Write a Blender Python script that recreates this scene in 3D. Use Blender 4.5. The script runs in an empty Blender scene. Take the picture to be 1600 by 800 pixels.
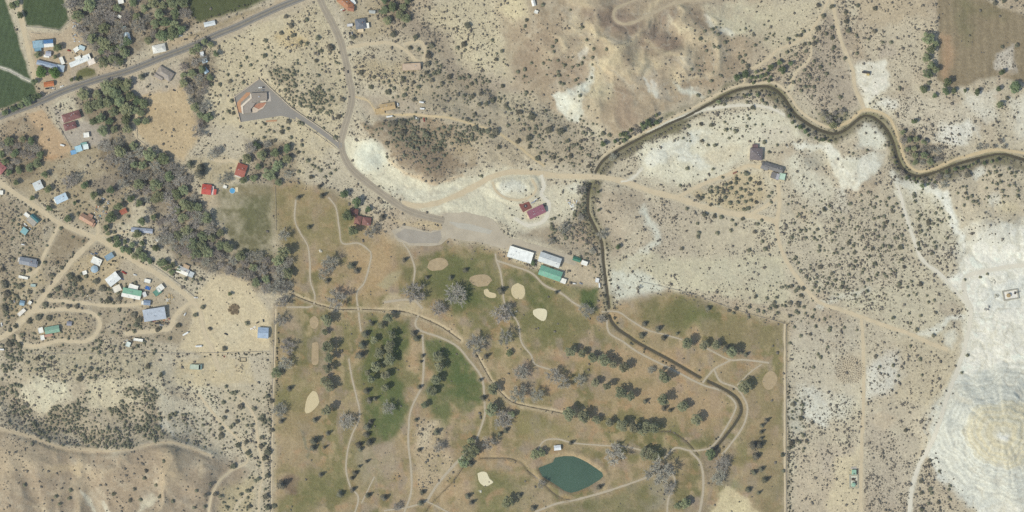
import bpy, bmesh, math, random
import numpy as np

# ------------------------------------------------------------------ camera, sky, sun, exposure
sc = bpy.context.scene
COL = sc.collection
CAM_H = 5200.0
cam_d = bpy.data.cameras.new('camera'); cam = bpy.data.objects.new('camera', cam_d); COL.objects.link(cam)
cam.location = (0, 0, CAM_H); cam.rotation_euler = (0, 0, 0)
cam_d.sensor_width = 36.0; cam_d.lens = 36.0 * CAM_H / 1600.0
cam_d.clip_start = 10.0; cam_d.clip_end = 60000.0
sc.camera = cam
SUN_EL, SUN_AZ = math.radians(47), math.radians(209)      # direction TO the sun, measured from +x (east) counter-clockwise
world = bpy.data.worlds.new('World'); sc.world = world; world.use_nodes = True
wn = world.node_tree.nodes; wl = world.node_tree.links
bgn = wn['Background']; sky = wn.new('ShaderNodeTexSky')
sky.sky_type = 'NISHITA'; sky.sun_disc = False; sky.sun_elevation = SUN_EL
sky.sun_rotation = math.radians(90) - SUN_AZ
sky.altitude = 1800; sky.air_density = 1.0; sky.dust_density = 3.5
wl.new(sky.outputs[0], bgn.inputs[0]); bgn.inputs[1].default_value = 0.15
sd = bpy.data.lights.new('sun', 'SUN'); sd.energy = 2.9; sd.angle = math.radians(0.53); sd.color = (1.0, 0.955, 0.88)
sun = bpy.data.objects.new('sun', sd); COL.objects.link(sun)
sun.location = (0, 0, 900)
sun.rotation_euler = (math.radians(90) - SUN_EL, 0, SUN_AZ + math.radians(90))
sc.view_settings.view_transform = 'Standard'; sc.view_settings.look = 'None'
sc.view_settings.exposure = 0.10; sc.view_settings.gamma = 1.0; sc.view_settings.use_curve_mapping = False
sc.cycles.max_bounces = 6; sc.cycles.diffuse_bounces = 3; sc.cycles.transparent_max_bounces = 4
try:
    sc.cycles.use_denoising = False
except Exception:
    pass

HAZE = 0.9e-5      # scattering per metre
rng = np.random.RandomState(7)
rnd = random.Random(11)
K = np.array([0.995, 1.005, 1.12])      # light on open level ground: how bright a white card reads

def lin(c):
    c = np.asarray(c, float) / 255.0
    return np.where(c <= 0.04045, c / 12.92, ((c + 0.055) / 1.055) ** 2.4)
def alb(*c):
    """surface colour (albedo) of a paint or soil that reads as sRGB c on open level ground"""
    return np.clip(lin(c) / K, 0.0, 0.88)

# ------------------------------------------------------------------ small maths helpers (map metres: x east, y south from the map's corner)
def pts(s):
    return [tuple(float(v) for v in p.split(',')) for p in s.replace('\n', ' ').split()]
def hsh(ix, iy, seed):
    n = (ix.astype(np.int64) * 374761393 + iy.astype(np.int64) * 668265263 + seed * 982451653) & 0xffffffff
    n = ((n ^ (n >> 13)) * 1274126177) & 0xffffffff
    return ((n ^ (n >> 16)) & 0xffff) / 65535.0
def vnoise(x, y, seed):
    ix = np.floor(x); iy = np.floor(y); fx = x - ix; fy = y - iy
    fx = fx * fx * (3 - 2 * fx); fy = fy * fy * (3 - 2 * fy)
    a = hsh(ix, iy, seed); b = hsh(ix + 1, iy, seed); c = hsh(ix, iy + 1, seed); d = hsh(ix + 1, iy + 1, seed)
    return (a + (b - a) * fx) * (1 - fy) + (c + (d - c) * fx) * fy
def fbm(x, y, scale, oct=4, seed=1):
    s = 0; a = 0.5; t = 0; f = 1.0 / scale
    for o in range(oct):
        s = s + a * vnoise(x * f + 17.3 * o, y * f - 9.1 * o, seed + o); t += a; a *= 0.5; f *= 2.03
    return s / t - 0.5
def sstep(a, b, x):
    t = np.clip((x - a) / (b - a), 0, 1); return t * t * (3 - 2 * t)
def sd_line(P, X, Y):
    d = np.full(X.shape, 1e9)
    for (x0, y0), (x1, y1) in zip(P[:-1], P[1:]):
        dx, dy = x1 - x0, y1 - y0; L = dx * dx + dy * dy + 1e-9
        t = np.clip(((X - x0) * dx + (Y - y0) * dy) / L, 0, 1)
        d = np.minimum(d, (X - x0 - t * dx) ** 2 + (Y - y0 - t * dy) ** 2)
    return np.sqrt(d)
def sd_poly(P, X, Y):
    Q = list(P) + [P[0]]
    d = sd_line(Q, X, Y); ins = np.zeros(X.shape, bool)
    for (x0, y0), (x1, y1) in zip(Q[:-1], Q[1:]):
        if y0 == y1: continue
        c = ((y0 > Y) != (y1 > Y)) & (X < (x1 - x0) * (Y - y0) / (y1 - y0) + x0)
        ins ^= c
    return np.where(ins, -d, d)
def ell(cx, cy, rx, ry, ang=0, n=20):
    a = math.radians(ang); out = []
    for i in range(n):
        t = 2 * math.pi * i / n; x, y = rx * math.cos(t), ry * math.sin(t)
        out.append((cx + x * math.cos(a) - y * math.sin(a), cy + x * math.sin(a) + y * math.cos(a)))
    return out
def smooth_line(P, step=4.0):
    P = [np.array(p, float) for p in P]
    if len(P) == 2:
        n = max(2, int(np.linalg.norm(P[1] - P[0]) / step) + 1)
        return [tuple(P[0] + (P[1] - P[0]) * i / (n - 1)) for i in range(n)]
    Q = [2 * P[0] - P[1]] + P + [2 * P[-1] - P[-2]]; out = []
    for i in range(1, len(Q) - 2):
        p0, p1, p2, p3 = Q[i - 1:i + 3]; n = max(1, int(np.linalg.norm(p2 - p1) / step))
        for k in range(n):
            t = k / n
            out.append(tuple(0.5 * (2 * p1 + (p2 - p0) * t + (2 * p0 - 5 * p1 + 4 * p2 - p3) * t * t + (3 * p1 - p0 - 3 * p2 + p3) * t ** 3)))
    out.append(tuple(P[-1])); return out

# ------------------------------------------------------------------ the map: lines and areas
def ragged(P, amp, seed):
    r = random.Random(seed); return [(x + r.uniform(-amp, amp), y + r.uniform(-amp, amp)) for x, y in [((1 - t) * a[0] + t * b[0], (1 - t) * a[1] + t * b[1]) for a, b in zip(P, P[1:] + P[:1]) for t in (0, .25, .5, .75)]]
ROADS = {   # name: (points, width)
 'highway': (pts('-140,236 -60,206 0,182 60,160 100,142 150,125 200,111 250,91 300,72 340,54 370,42 400,28 440,10 470,-2 560,-40 700,-95'), 10.0),
 'valley_road': (pts('480,-60 497,-10 505,10 520,38 532,65 540,95 546,125 550,150 546,175 538,200 533,225 540,250 555,270 580,290 610,312 635,328 660,337 694,345'), 10.5),
 'lot_driveway': (pts('448,168 475,186 500,203 520,218 534,230'), 9.0),
}
DIRT = [   # (points, width, tone) tone 0 tan, 1 pale, 2 ochre
 (pts('628,318 650,321 670,320 700,311 735,295 765,278 790,270 820,268 850,272 880,275 920,276 950,278 985,287 1020,300 1055,308 1095,322 1140,333 1180,338 1213,346'), 8, 0, 'broad tan dirt road crossing the canal at midframe'),
 (pts('1060,307 1100,287 1140,272 1168,259 1188,262'), 5.5, 0, 'tan dirt drive leading up to the dark-roofed house'),
 (pts('1213,347 1218,320 1216,288'), 6, 0, 'short tan dirt drive south of the dark-roofed house'),
 (pts('1170,336 1195,323 1214,308'), 4, 0, 'short dirt cutoff at the corner of the juniper grove'),
 (pts('1213,345 1216,375 1225,400 1240,425 1262,455 1280,472 1310,483 1340,493 1380,508 1420,521 1450,535 1480,546'), 5.5, 0, 'long dirt track curving southeast from the dark-roofed house'),
 (pts('1346,495 1349,550 1349,600 1348,650 1346,700 1345,760 1346,860'), 5, 0, 'straight dirt track running south past the green well pad'),
 (pts('1419,860 1421,790 1425,760 1436,725 1455,690 1475,632 1490,590 1505,550 1514,510 1517,482'), 6, 1, 'pale dirt road along the edge of the white badlands'),
 (pts('1517,482 1495,458 1470,430 1440,405 1426,370 1412,325 1402,290'), 4.5, 1, 'pale faint track climbing northwest from the white pad'),
 (pts('1517,482 1506,455 1510,433 1540,423 1600,414 1720,405'), 6, 1, 'pale track looping round the fenced pump pad'),
 (pts('924,276 938,249 958,232 1000,209 1040,189 1080,170 1120,148 1150,135 1190,129 1212,131 1231,147 1247,171 1265,185 1287,197 1306,200'), 3.6, 0, 'service track along the west stretch of the canal'),
 (pts('1306,200 1326,190 1345,174 1366,173 1390,187 1404,219 1411,245 1422,261 1437,268 1460,263 1490,250 1530,239 1560,234 1605,241 1720,262'), 4.2, 2, 'ochre service track along the bending east stretch of canal'),
 (pts('1292,-40 1298,-8 1303,20 1309,50 1319,80 1330,105 1335,135 1344,158 1350,172'), 5.5, 0, 'tan dirt road coming down from the top edge'),
 (pts('1296,-6 1280,28 1265,50 1240,68 1215,78 1200,92 1172,110 1163,122 1161,131'), 3.6, 0, 'narrow dirt track branching southwest to the canal'),
 (pts('1265,52 1267,75 1262,95 1243,113 1232,140'), 3, 0, 'faint dirt trail between scattered junipers by the canal bend'),
 (pts('1260,-20 1160,-12 1120,-2 1090,1 1062,3 1035,14 1010,27 990,36 975,39 963,35 958,26 962,15 980,6 1010,-6'), 4.6, 3, 'pale grey hairpin track at the top edge'),
 (pts('-80,225 -20,268 0,284 20,300 55,322 90,347 140,368 152,372'), 7, 0, 'dirt street coming in at the left edge'),
 (pts('152,372 180,388 215,411 240,425 270,445 300,470 312,480'), 7, 0, 'dirt street running past the metal sheds'),
 (pts('150,371 130,390 110,410 90,435 70,460 50,485 30,505 12,521 -60,560'), 7.5, 0, 'dirt street dropping southwest through the village'),
 (pts('93,350 80,375 68,400 56,423 32,431'), 4.5, 0, 'dirt lane to the grey-roofed house'),
 (pts('48,487 80,484 120,484 145,490 156,503 150,522 130,534 95,532 60,540 36,538 25,525'), 5.5, 0, 'oval dirt drive looping round the green-roofed trailer'),
 (pts('75,469 120,472 160,477 200,477 222,474'), 4.5, 0, 'dirt lane south of the long green barn'),
 (pts('196,521 240,517 266,512 273,495 288,480 300,471'), 6, 0, 'dirt lane south of the big steel shed'),
 (pts('543,75 560,72 580,68 610,68 632,78 658,98 664,76 656,65 632,69'), 4.6, 0, 'dirt drive with a small loop by the tan flat house'),
 (pts('552,150 575,158 590,175 620,180 650,180 700,185 740,195 770,205 800,222 830,245 850,260'), 3, 2, 'ochre track winding across the juniper slope'),
 (pts('312,480 320,520 335,555 342,578'), 5.5, 0, 'short dirt lane dropping off the pale yard'),
 (pts('310,616 330,642 345,660 375,690 387,720 360,736 340,756 328,790 325,860'), 3.4, 0, 'sandy track winding along the gully'),
 (pts('372,618 388,636 399,655 403,690 411,735 405,775 402,860'), 3.2, 0, 'pale trail just outside the golf boundary'),
 (pts('400,762 382,775 366,798 360,850'), 2.6, 0, 'faint sandy trail at the bottom edge'),
 (pts('-60,664 0,670 50,682 95,698 150,704 200,702 260,690 300,700 330,712'), 2.2, 3, 'ochre track along the foot of the juniper slope'),
 (pts('22,-60 32,20 38,50 44,78 51,105 56,126'), 7, 0, 'farm lane beside the dark green field'),
 (pts('846,273 850,290 846,305 858,318 850,345 825,352 805,342'), 5, 1, 'pale drive curling round the plum-roofed house'),
 (pts('770,284 776,300 800,312 826,309 838,296 832,281'), 3.4, 0, 'tan track ringing the pale mound near the plum-roofed house'),
 (pts('-40,100 -2,105 12,109 30,118 47,127'), 2.4, 1, 'pale strip between the two western field plots'),
 (pts('330,247 345,252 362,250 374,256'), 5, 0, 'dirt lane to the brick-red roof'),
 (pts('215,178 210,205 222,222 250,240 284,258'), 4, 0, 'dirt lane along the dry paddock and the woods'),
 (pts('152,372 153,362 152,350'), 5, 0, 'stub of dirt lane by the terracotta roof'),
 (pts('152,370 175,366 200,362'), 3, 0, 'narrow lane toward the silver trailer'),
 (pts('1003,264 985,281 970,283'), 3.2, 1, 'short pale spur track beside the canal crossing'),
 (pts('1010,205 1060,185 1100,172 1150,165 1200,168 1225,180'), 4.0, 1, 'pale track looping below the canal'),
]
PATHS = [
 (pts('462,312 461,345 470,365 481,385 484,410 485,440 492,462 488,478 470,480 448,480'), 2.6),
 (pts('513,308 525,325 530,355 535,380 560,380 575,390 580,400 570,440 558,457 560,485 564,518'), 2.6),
 (pts('545,560 550,590 557,620 562,650 550,680 543,705 541,735 548,763'), 2.6),
 (pts('630,380 640,395 648,420 645,446'), 2.6),
 (pts('774,396 776,407 782,425 785,445 788,472 800,490 810,507 815,535 830,555 836,569 862,578'), 2.6),
 (pts('776,407 800,415 830,426 850,445 875,457 895,472 911,481'), 3.0),
 (pts('655,490 649,505 656,516 690,528 715,542 735,565 750,585 755,600 757,625 757,650 745,686'), 3.2),
 (pts('744,688 730,706 700,737 680,762 668,782'), 4.0),
 (pts('660,522 662,560 660,600 655,612 641,645 638,690 642,730 642,770 630,805'), 3.2),
 (pts('836,800 870,787 900,781 950,767 1000,750 1040,735'), 3.2),
 (pts('838,706 850,689 870,686 895,692 940,696 990,700 1030,716'), 2.4),
 (pts('940,487 965,487 985,500 1010,515 1040,523 1066,531'), 2.4),
 (pts('1104,544 1140,562 1162,562 1202,567'), 2.8),
 (pts('1141,563 1118,575 1108,585 1098,598'), 3.0),
 (pts('1116,578 1126,596 1150,606 1164,625 1168,642 1160,668 1137,700 1128,710'), 3.0),
 (pts('948,500 952,520 975,535 1000,552 1050,577 1095,600 1130,612 1149,630 1147,645 1130,675 1112,698 1098,703 1078,704 1055,700 1038,716'), 2.8),
 (pts('1152,602 1172,582 1190,569'), 2.0),
 (pts('600,472 632,468 648,470 660,482'), 4.0),
 (pts('1078,704 1095,725 1099,760 1095,790 1085,830'), 3.6),
 (pts('1050,738 1055,755 1044,780 1042,830'), 3.0),
 (pts('565,786 575,765 585,745'), 2.0), (pts('548,763 560,778 552,810'), 2.6),
 (pts('668,782 640,792 600,798'), 2.6),(pts('668,784 690,795 720,812'), 2.4),
]
BOUND = [(pts('1226,506 1226,600 1226,700 1227,860'), 2.6), (pts('431,482 429,560 426,640 424,760 425,860'), 2.6)]
CANAL = pts('1720,280 1640,260 1600,250 1565,241 1530,247 1490,258 1452,272 1430,275 1412,266 1401,245 1395,222 1383,200 1365,184 1350,181 1336,190 1325,200 1305,209 1280,203 1258,191 1240,176 1224,152 1209,139 1190,135 1152,141 1120,156 1080,178 1040,196 1000,216 960,238 941,252 930,270 922,288 919,310 919,332 928,352 940,378 943,410 948,450 952,480 954,498 965,513 985,527 1000,537 1050,564 1095,590 1120,602 1150,620 1159,640 1150,660 1130,686 1117,702')
DITCH = [pts('750,716 780,716 802,718 818,724 826,737 845,752 862,768 880,780 905,779 950,767 1000,749 1042,727'), pts('724,730 712,748 696,765 672,790 660,812'),
         pts('560,483 600,485 632,487 660,497 690,511 720,532'), pts('740,545 760,582 775,605 800,628 850,640 880,646'), pts('1024,673 1055,677 1080,697 1092,712'), pts('452,458 480,470 520,482 558,484')]
POND = [(800 + a / 4, 600 + b / 4) for a, b in pts('165,525 215,505 255,490 270,460 330,450 385,452 425,467 470,490 530,530 562,553 571,575 550,596 480,640 410,670 370,680 330,668 260,620 190,578')]
LOT_PAD = pts('366,150 405,123 416,131 455,167 472,181 462,187 440,181 376,191')
PARK = pts('612,362 628,352 672,361 690,358 690,334 725,331 772,343 786,366 812,376 850,386 905,402 898,416 835,396 800,394 780,386 745,378 715,374 700,372 685,384 640,383 618,374')
PARK = ragged(PARK, 1.3, 4)
GOLF = pts('430,292 470,284 520,300 555,325 600,365 640,388 700,378 780,390 800,410 900,446 936,450 943,488 985,466 1040,456 1090,466 1150,490 1227,506 1227,870 428,870 428,486 458,462 450,400 430,330')

# ------------------------------------------------------------------ terrain grid
GX0, GX1, GY0, GY1, GS = -120, 1720, -100, 900, 2.0
cx = np.arange(GX0, GX1 + 1, GS); cy = np.arange(GY0, GY1 + 1, GS)
ext = np.array([15, 40, 90, 180, 350, 700, 1400, 2800, 5600, 11000], float)
xs = np.concatenate([GX0 - ext[::-1], cx, GX1 + ext]); ys = np.concatenate([GY0 - ext[::-1], cy, GY1 + ext])
X, Y = np.meshgrid(xs, ys)
NE = len(ext)
w1 = fbm(X, Y, 34, 4, 3); w2 = fbm(X, Y, 34, 4, 23)          # edge wobble
w3 = fbm(X, Y, 9, 3, 33); w4 = fbm(X, Y, 9, 3, 37)
WX, WY = X + 26 * w1 + 9 * w3, Y + 26 * w2 + 9 * w4
sx1 = fbm(X, Y, 12, 3, 91); sx2 = fbm(X, Y, 12, 3, 71)
VX, VY = X + 5 * sx1, Y + 5 * sx2                              # finer wobble for made edges
coarse, midn, finen = fbm(X, Y, 170, 4, 5), fbm(X, Y, 40, 4, 6), fbm(X, Y, 9, 3, 8)
patch = np.clip(0.97 + 0.9 * fbm(X, Y, 26, 4, 51) + 0.9 * fbm(X, Y, 7, 3, 52), 0.45, 1.08)
H = np.zeros_like(X); RGB = np.zeros(X.shape + (3,)); DEN = np.full(X.shape, 0.0); JUN = np.zeros_like(X)

def region(P, wob, pad):
    p = np.array(P); m = 20 + pad
    i0, i1 = np.searchsorted(xs, [p[:, 0].min() - m, p[:, 0].max() + m]); j0, j1 = np.searchsorted(ys, [p[:, 1].min() - m, p[:, 1].max() + m])
    s = (slice(j0, j1), slice(i0, i1))
    A, B = (WX, WY) if wob == 2 else (VX, VY) if wob == 1 else (X, Y)
    return s, A[s], B[s]
def pmask(P, blur=5, wob=2):
    s, A, B = region(P, wob, blur); return s, 1 - sstep(-blur, blur, sd_poly(P, A, B))
def lmask(P, width, blur=3, wob=2):
    s, A, B = region(P, wob, blur + width); return s, 1 - sstep(width / 2 - blur, width / 2 + blur, sd_line(P, A, B))
def paint(sm, col, k=1.0):
    s, m = sm; m = (m * k)[..., None]; RGB[s] = RGB[s] * (1 - m) + alb(*col) * m
def setv(arr, sm, v, k=1.0):
    s, m = sm; arr[s] = arr[s] * (1 - m * k) + v * m * k
def addv(arr, sm, v):
    s, m = sm; arr[s] += v * m
def area(P, col, blur=5, k=1.0, wob=2, den=None, jun=None):
    sm = pmask(P, blur, wob); s_, m_ = sm
    if col is not None: paint((s_, m_ * patch[s_]) if wob == 2 else sm, col, k)
    if den is not None: setv(DEN, sm, den, k)
    if jun is not None: setv(JUN, sm, jun, k)
def band(P, width, col, blur=3, k=1.0, wob=2, den=None):
    sm = lmask(P, width, blur, wob)
    paint(sm, col, k)
    if den is not None: setv(DEN, sm, den, k)

# ---- relief
golf_s, golf_m = pmask(GOLF, 10, 1)
golfF = np.zeros_like(X); golfF[golf_s] = golf_m
core = sstep(-400, -50, X) * sstep(2000, 1650, X) * sstep(-400, -50, Y) * sstep(1200, 850, Y)
H += 5 * coarse * 1.6 * (1 - 0.7 * golfF) + 2.2 * midn * (1 - 0.75 * golfF)
H += 7 * sstep(330, 120, Y) * sstep(300, 560, X) + 5 * sstep(1230, 1500, X)
def ridge(P, width, h, wob=1, pw=1.0):
    s, A, B = region(P, wob, width); d = sd_line(P, A, B)
    H[s] += h * (0.5 + 0.5 * np.cos(np.clip(d / width, 0, 1) * math.pi)) ** pw
# brown hill north of the clubhouse, its pale scarp to the south
hs, hm = pmask(pts('566,192 585,226 612,250 640,268 664,276 700,272 752,258 800,252 850,236 880,205 840,170 760,150 690,165 620,175'), 22, 2); H[hs] += 9 * hm
ridge(pts('600,215 640,235 670,262'), 40, 5); ridge(pts('700,190 760,225'), 40, 4); ridge(pts('780,292 830,290'), 26, 5)
ridge(pts('575,225 575,250'), 30, 6)
# big bare hill above the canal
ridge(pts('880,20 965,80'), 172, 7.7); ridge(pts('930,10 962,78 930,118 905,150'), 48, 7.2); ridge(pts('965,80 1000,105 1022,135'), 39, 6.6)
ridge(pts('985,40 1030,75 1070,100'), 34, 6.1); ridge(pts('1040,20 1062,35 1086,52'), 29, 5.0); ridge(pts('1095,10 1130,50 1160,60'), 46, 4.4); ridge(pts('850,40 850,110'), 69, 2.8)
ridge(pts('965,85 985,150 1000,180'), 34, 3.9); ridge(pts('1030,100 1050,130'), 25, 3.3)
ridge(pts('690,50 700,100 740,135 800,170'), 51, -2.8); ridge(pts('520,40 440,70 420,110'), 57, 3.3); ridge(pts('460,120 510,150'), 46, 3.9)
# south-west hills and juniper slope
ridge(pts('0,700 60,720 30,800'), 90, 12); ridge(pts('180,720 260,715 300,760 230,820'), 80, 16); ridge(pts('260,700 270,750'), 30, 5); ridge(pts('330,720 310,760'), 28, 4)
ridge(pts('60,600 180,590 240,610'), 60, 9); ridge(pts('40,650 140,690'), 40, -6); ridge(pts('140,745 145,800'), 24, -5); ridge(pts('40,735 62,800'), 20, -4)
# white knoll with its strata, and the pale ground around
ka = np.arctan2(Y - 676, X - 1562); kd = np.sqrt(((X + 3 * sx1 + 15 * w1 - 1562) / 1.12) ** 2 + (Y + 3 * sx2 + 15 * w2 - 676) ** 2) * (1 + .05 * np.sin(3 * ka + 1) + .035 * np.sin(7 * ka + 2) + .02 * np.sin(17 * ka))
kh = 27 * sstep(125, 8, kd); st = 3.2; kt = np.floor(kh / st) * st + st * sstep(0.45, 1.0, kh / st - np.floor(kh / st))
KNOLL = 0.48 * kh + 0.52 * kt - 1.1 * sstep(4, 12, kh) * sstep(.80, .97, 1 - np.abs(2 * vnoise(ka * 7 + 3 * w1, kd / 60, 171) - 1)); H += KNOLL
ridge(pts('1580,560 1640,590'), 40, 2); ridge(pts('1540,360 1600,372'), 45, 5); ridge(pts('1490,300 1530,330 1560,300'), 60, 6)
ridge(pts('1330,262 1345,275'), 45, 4); ridge(pts('1275,248 1280,250'), 22, -4); ridge(pts('1030,250 1060,225'), 30, 4)
ridge(pts('960,300 985,340'), 40, 3); ridge(pts('1100,70 1120,110'), 40, 3)
# eroded spurs: sharp crests with gullies between, on the bare hills
RG = (1 - np.abs(2 * vnoise((X + 30 * w1) / 62 + .3, (Y + 30 * w2 + .35 * X) / 48, 141) - 1)); RG2 = 1 - np.abs(2 * vnoise((X + 22 * w1) / 27, (Y + 22 * w2 - .3 * X) / 23, 143) - 1)
SPUR = np.zeros_like(X)
for P, v in (('840,20 900,-30 1040,-30 1110,20 1150,70 1110,140 1030,175 960,200 880,160 850,100', 1.0), ('-60,690 150,712 260,696 380,735 330,860 -60,860', .9), ('560,100 690,110 830,190 840,240 760,215 640,170', .35)):
    s, m = pmask(pts(P), 22, 1); SPUR[s] = np.maximum(SPUR[s], v * m)
H += SPUR * (6.5 * RG ** 2 + 2.2 * RG2 ** 2)
# rills cut into the badlands
rill = 1 - np.abs(2 * (vnoise(WX / 11, WY / 11, 61)) - 1); rill2 = 1 - np.abs(2 * vnoise(WX / 22 + 4, WY / 22, 64) - 1)
BAD = np.zeros_like(X)
for P in ('560,225 660,285 800,262 840,300 800,345 690,335 600,300', '860,120 930,100 910,190 870,185', '1000,120 1090,130 1090,165 1010,160', '0,590 270,590 330,640 330,690 250,690 0,680',
          '1420,300 1700,330 1700,860 1545,860 1470,700 1500,520 1470,420', '880,20 1160,10 1160,120 900,180', '1000,215 1120,200 1120,265 1005,262', '1230,220 1390,230 1370,300 1300,300'):
    s, m = pmask(pts(P), 15); BAD[s] = np.maximum(BAD[s], m)
H -= BAD * (0.45 * rill ** 3 + 0.6 * rill2 ** 5)
H += (1 - golfF) * (0.55 * finen + 0.9 * fbm(X, Y, 20, 3, 44) - 0.7 * BAD * sstep(.78, .97, 1 - np.abs(2 * vnoise(WX / 17, WY / 17, 67) - 1))) * core

H *= core
# ---- level what was levelled by hand: pads, roads, then dig the canal, the ditches and the pond
def hs_at(x, y):
    fx = np.clip((np.asarray(x, float) - GX0) / GS, 0, len(cx) - 1.001) + NE; fy = np.clip((np.asarray(y, float) - GY0) / GS, 0, len(cy) - 1.001) + NE
    i = fx.astype(int); j = fy.astype(int); u = fx - i; v = fy - j
    return (H[j, i] * (1 - u) + H[j, i + 1] * u) * (1 - v) + (H[j + 1, i] * (1 - u) + H[j + 1, i + 1] * u) * v
PADZ = {}
def level(P, key, blur=7, z=None):
    s, m = pmask(P, blur, 0); s2, A, B = region(P, 0, blur)
    d = sd_poly(P, A, B); m = 1 - sstep(0.5, 2 * blur, d); lv = H[s2][d < 0].mean() if z is None else z
    H[s2] = H[s2] * (1 - m) + lv * m; PADZ[key] = lv
level(LOT_PAD, 'lot'); level(PARK, 'park', 8)
ALLR = [(smooth_line(p, 8), w) for p, w in ROADS.values()] + [(smooth_line(d[0], 8), d[1]) for d in DIRT]
ROADM = np.zeros_like(X)
def soften(P, w):
    """a graded line: heights along it follow a smoothed profile, level across"""
    P = np.array(P); z = hs_at(P[:, 0], P[:, 1])
    for _ in range(6):
        z[1:-1] = (z[:-2] + 2 * z[1:-1] + z[2:]) / 4
    p = P; m = w + 10
    i0, i1 = np.searchsorted(xs, [p[:, 0].min() - m, p[:, 0].max() + m]); j0, j1 = np.searchsorted(ys, [p[:, 1].min() - m, p[:, 1].max() + m])
    s = (slice(j0, j1), slice(i0, i1)); A, B = X[s], Y[s]
    best = np.full(A.shape, 1e9); bz = np.zeros(A.shape)
    for k in range(len(P) - 1):
        (x0, y0), (x1, y1) = P[k], P[k + 1]
        bb = (slice(*np.searchsorted(B[:, 0], [min(y0, y1) - m, max(y0, y1) + m])), slice(*np.searchsorted(A[0], [min(x0, x1) - m, max(x0, x1) + m])))
        a, b = A[bb], B[bb]
        dx, dy = x1 - x0, y1 - y0; L = dx * dx + dy * dy + 1e-9
        t = np.clip(((a - x0) * dx + (b - y0) * dy) / L, 0, 1); d = np.hypot(a - x0 - t * dx, b - y0 - t * dy)
        c = d < best[bb]; best[bb] = np.where(c, d, best[bb]); bz[bb] = np.where(c, z[k] + (z[k + 1] - z[k]) * t, bz[bb])
    k = 1 - sstep(w / 2 + 1.5, w / 2 + 7, best)
    H[s] = H[s] * (1 - k) + bz * k; ROADM[s] = np.maximum(ROADM[s], 1 - sstep(w / 2 - 0.5, w / 2 + 1.5, best))
for P, w in ALLR: soften(P, w)
for p, w in PATHS + BOUND: soften(smooth_line(p, 8), w)
CAN = smooth_line(CANAL, 6); soften(CAN, 8)
canal_z = hs_at([p[0] for p in CAN], [p[1] for p in CAN])
for _ in range(30): canal_z[1:-1] = (canal_z[:-2] + 2 * canal_z[1:-1] + canal_z[2:]) / 4
s, A, B = region(CAN, 0, 12); dC = sd_line(CAN, A, B)
for bx_, by_, br_ in ((925, 277, 6), (953, 487, 3.2), (1100, 594, 3.2)): dC = dC + 6 * (1 - sstep(br_, br_ + 2.5, np.hypot(A - bx_, B - by_)))     # culverts where tracks cross
H[s] -= 2.2 * (1 - sstep(1.3, 3.4, dC))
CANM = np.zeros_like(X); CANM[s] = 1 - sstep(1.6, 3.8, dC)
DIT = []
for d in DITCH:
    q = smooth_line(d, 6); z = hs_at([p[0] for p in q], [p[1] for p in q]); DIT.append((q, z))
    s, A, B = region(q, 0, 10); dd = sd_line(q, A, B); H[s] -= 1.2 * (1 - sstep(.8, 2.8, dd)); CANM[s] = np.maximum(CANM[s], 0.4 * (1 - sstep(1, 3, dd)))
level(POND, 'pond', 6, 0.6)
s, A, B = region(POND, 0, 20); dP = sd_poly(POND, A, B)
H[s] += 1.4 * np.exp(-((dP - 6) / 4.0) ** 2) - 3.0 * (1 - sstep(-5, 2.5, dP))

# ---- soils and ground cover (albedo), bottom layer first
def mixn(base, other, n, lo, hi):
    global RGB
    m = sstep(lo, hi, n)[..., None]; RGB = RGB * (1 - m) + alb(*other) * m
RGB[:] = alb(188, 175, 147); DEN[:] = 0.45
mixn(None, (168, 150, 122), coarse + 0.5 * midn, 0.0, 0.30); mixn(None, (200, 189, 160), midn - 0.4 * coarse, 0.05, 0.32)
# desert districts
area(pts('320,70 400,40 500,0 520,40 545,120 530,210 470,290 400,210 340,190 330,130'), (192, 176, 139), 12, .75, den=.42)
area(ell(455, 62, 20, 14), (196, 168, 112), 8, .6); area(ell(590, 110, 40, 16), (192, 168, 118), 10, .5); area(pts('560,90 650,100 640,140 560,130'), (178, 160, 120), 10, .5, den=.6); area(pts('555,30 690,50 690,130 560,125'), (168, 152, 120), 14, .5, den=.62)
area(pts('640,20 720,0 800,0 820,60 800,130 740,120 690,90'), (196, 181, 144), 14, .7, den=.45)
band(pts('640,30 690,60 705,100 740,130 800,150 830,185'), 34, (142, 127, 108), 14, .7, den=.6)
area(pts('615,118 690,112 800,150 900,190 930,220 920,262 850,256 760,262 720,200 620,160'), (160, 145, 116), 12, .7, den=.7)
area(pts('780,140 860,150 870,190 800,190 770,165'), (193, 180, 146), 8, .6, den=.5)
# brown hill and pale scarp
area(pts('540,212 572,222 606,254 640,276 664,284 740,275 800,262 850,274 845,300 830,330 790,348 690,338 620,312 560,268 536,240'), (213, 204, 177), 6, 1, den=.0)
area(ell(575, 246, 24, 26, 20), (207, 208, 190), 8, .9, den=.03); area(pts('660,300 720,290 700,312 640,318 600,300'), (208, 205, 184), 8, .7, den=.03)
area(pts('690,300 780,312 800,330 790,346 700,330'), (203, 196, 170), 7, .7); area(ell(800, 296, 22, 14, -5), (209, 207, 192), 5, .8, den=.1)
area(pts('560,190 600,184 680,184 720,205 750,255 720,266 664,277 636,264 606,244 575,215'), (138, 120, 95), 5, .9, den=.32)
area(pts('625,215 668,222 690,268 664,277 636,262 610,235'), (130, 114, 94), 9, .6, den=.4)
band(pts('604,250 634,271 664,281 720,272'), 5, (199, 170, 131), 3, .7)
area(pts('690,205 750,215 740,250 710,240'), (176, 158, 122), 8, .5)
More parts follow.
